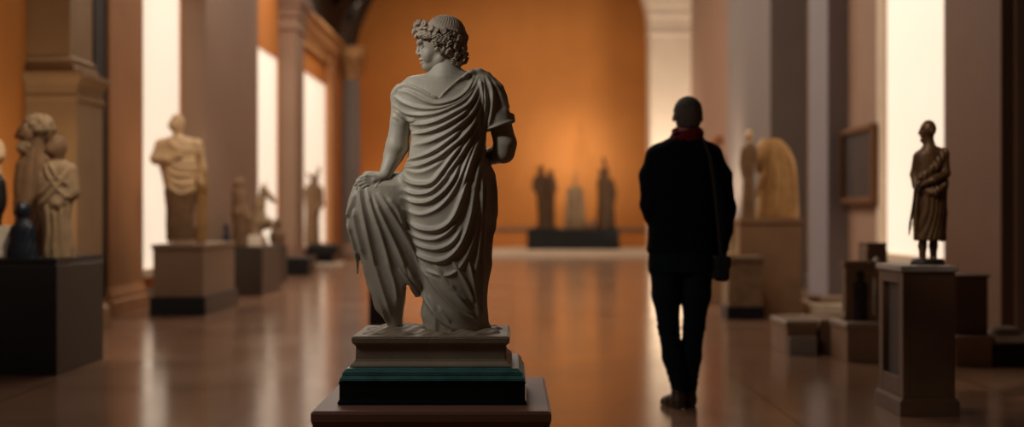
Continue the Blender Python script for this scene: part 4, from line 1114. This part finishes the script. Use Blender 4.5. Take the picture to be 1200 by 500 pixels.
def slab(label, x0, x1, y0, y1, z0, z1, m, rz=.05):
    o = recentre(boxes('stone_slab', [(x0, x1, y0, y1, z0, z1, rz)], m, None, .012)); return tag(o, label, 'stone slab')
slab('thin white stone slab lying on the floor by the tall tan plinth', 2.75, 3.2, 14.0, 14.6, 0, .06, M['white_stone'])
slab('long pale stone slab lying at the foot of the grey pilaster', 3.25, 3.98, 15.4, 16.2, 0, .12, M['white_stone'], -.04)
slab('pale slab fragment lying on top of the long slab', 3.35, 3.75, 15.55, 16.0, .12, .18, M['pale_plinth'], .12)
chest('low brown block under the dark crate behind the pedestal', 'stone_block', 'stone block', X(1119, 10.2), X(1164, 10.2), 10.2, 10.85, 0, .22, M['tan_plinth'])
cr = thing('wooden_crate', 'dark brown crate standing on the low block right of the pedestal', 'crate', (X(1140, 10.4), 10.45, .22))
boxes('case', [(X(1119, 10.3), X(1158, 10.3), 10.3, 10.7, .22, .635)], M['wood'], cr, .006)
boxes('lid', [(X(1118, 10.3), X(1160, 10.3), 10.29, 10.71, .635, .655)], M['wood'], cr, .004)
chest('black storage box at the right edge below the white slabs', 'storage_box', 'box', X(1165, 10.2), X(1215, 10.2), 10.2, 10.75, 0, .165, M['black_plinth'])
slab('white marble slab lying on the black storage box', X(1166, 10.2), X(1212, 10.2), 10.22, 10.7, .165, .22, M['white_stone'], .03)
slab('upper white slab fragment, topmost of the pile at the right edge', X(1168, 10.4), X(1194, 10.4), 10.3, 10.62, .22, .262, M['pale_plinth'], -.15)

# ------------------------------------------------------------------ unseen lamps of the hall, several added as fill
def aim(o, to):
    o.rotation_euler = (Vector(to) - o.location).to_track_quat('-Z', 'Y').to_euler()
def area(name, loc, to, size, power, col=(1, .8, .6), sy=None):
    l = bpy.data.lights.new(name, 'AREA'); l.energy = power; l.color = col; l.size = size
    if sy: l.shape = 'RECTANGLE'; l.size_y = sy
    o = bpy.data.objects.new(name, l); COL.objects.link(o); o.location = loc; aim(o, to); return o
def spot(name, loc, to, power, angle, col=(1, .74, .48), blend=.8, r=.15):
    l = bpy.data.lights.new(name, 'SPOT'); l.energy = power; l.color = col; l.spot_size = math.radians(angle); l.spot_blend = blend; l.shadow_soft_size = r
    o = bpy.data.objects.new(name, l); COL.objects.link(o); o.location = loc; aim(o, to); return o

area('soft_fill_near', (-3.2, 4.3, 3.6), (-.4, 5.5, 1.55), 1.0, 34, (1, .97, .92))  # added soft lamp from upper left; the vault has no opening here
spot('statue_key', (-2.9, 3.7, 3.6), (-.62, 5.5, 1.58), 370, 18, (1, .97, .92), 1.0, .2)
for i, (y, p) in enumerate(((13, 130), (19, 260), (25, 300), (31, 260))):
    area('overhead_fill', (-2.0, y, 7.0), (1.0, y, 0), 1.6, p, (1, .87, .74), 4)  # added unseen lamps under the vault, raising the overall brightness
area('far_wall_fill', (-.3, 37.0, 6.6), (-.3, 40, 2.4), 7.5, 80, (1, .84, .62), .4)  # added unseen strip lamp that evens the light on the far wall
spot('far_glow_lamp', (1.75, 38.1, 2.75), (1.75, 40, 2.3), 140, 150, (1, .92, .80), 1.0, .25)  # unseen lamp placed to make the wall glow; no picture hangs there
spot('far_glow_lamp', (-2.6, 38.4, 1.0), (-2.6, 40, 1.6), 90, 150, (1, .84, .62), 1.0, .25)  # second unseen lamp, for the milder glow at left
spot('far_statue_fill', (1.0, 33.0, 5.5), (1.75, 38.0, 1.2), 130, 30, (1, .84, .64), .9, .2)  # added unseen spot that lifts the dark far figures
spot('uplight_pilaster', (3.7, 33.2, .25), (3.9, 34.9, 2.4), 800, 110, (1, .92, .8), 1.0, .15)
spot('uplight_pier', (2.9, 23.9, 1.2), (3.85, 24.8, 2.2), 170, 120, (1, .84, .66), 1.0, .15)
spot('statue_spot_right', (1.4, 13.5, 5.0), (2.8, 15.8, 1.6), 200, 40, (1, .8, .56), .8, .2)
spot('statue_spot_left', (-2.0, 12.8, 5.0), (-3.65, 16.0, 1.9), 330, 22, (1, .85, .68), .8, .2)
spot('bust_spot', (-1.8, 8.2, 4.4), (-3.3, 10.1, 1.5), 480, 30, (1, .85, .66), .8, .1)
spot('aisle_wall_light', (-3.6, 11.3, .95), (-4.4, 12.2, 1.5), 60, 130, (1, .84, .62), 1.0, .15)
spot('horse_spot', (-2.2, 16.8, 4.8), (-3.6, 19.6, 1.0), 260, 34, (1, .85, .68), .8, .2)
spot('bronze_fill', (.6, 6.2, 3.6), (2.3, 7.97, 1.3), 200, 20, (1, .84, .64), .8, .1)  # added unseen spot that brightens the bronze

wd = bpy.data.worlds.new('World'); SC.world = wd; wd.use_nodes = True
wd.node_tree.nodes['Background'].inputs['Color'].default_value = (.02, .016, .012, 1)

# ------------------------------------------------------------------ camera
cd = bpy.data.cameras.new('camera'); cam = bpy.data.objects.new('camera', cd); COL.objects.link(cam)
cam.location = (0, 0, CAMZ); cam.rotation_euler = (math.radians(90), 0, 0)
cd.lens = 50; cd.sensor_width = 36; cd.sensor_fit = 'HORIZONTAL'; cd.clip_end = 200
cd.dof.use_dof = True; cd.dof.focus_distance = 5.42; cd.dof.aperture_fstop = 1.3
SC.camera = cam
SC.view_settings.view_transform = 'Standard'; SC.view_settings.look = 'None'
SC.view_settings.gamma = 1; SC.view_settings.exposure = 0; SC.view_settings.use_curve_mapping = False
SC.cycles.use_denoising = True
SC.cycles.max_bounces = 8; SC.cycles.diffuse_bounces = 4; SC.cycles.sample_clamp_indirect = 3.0
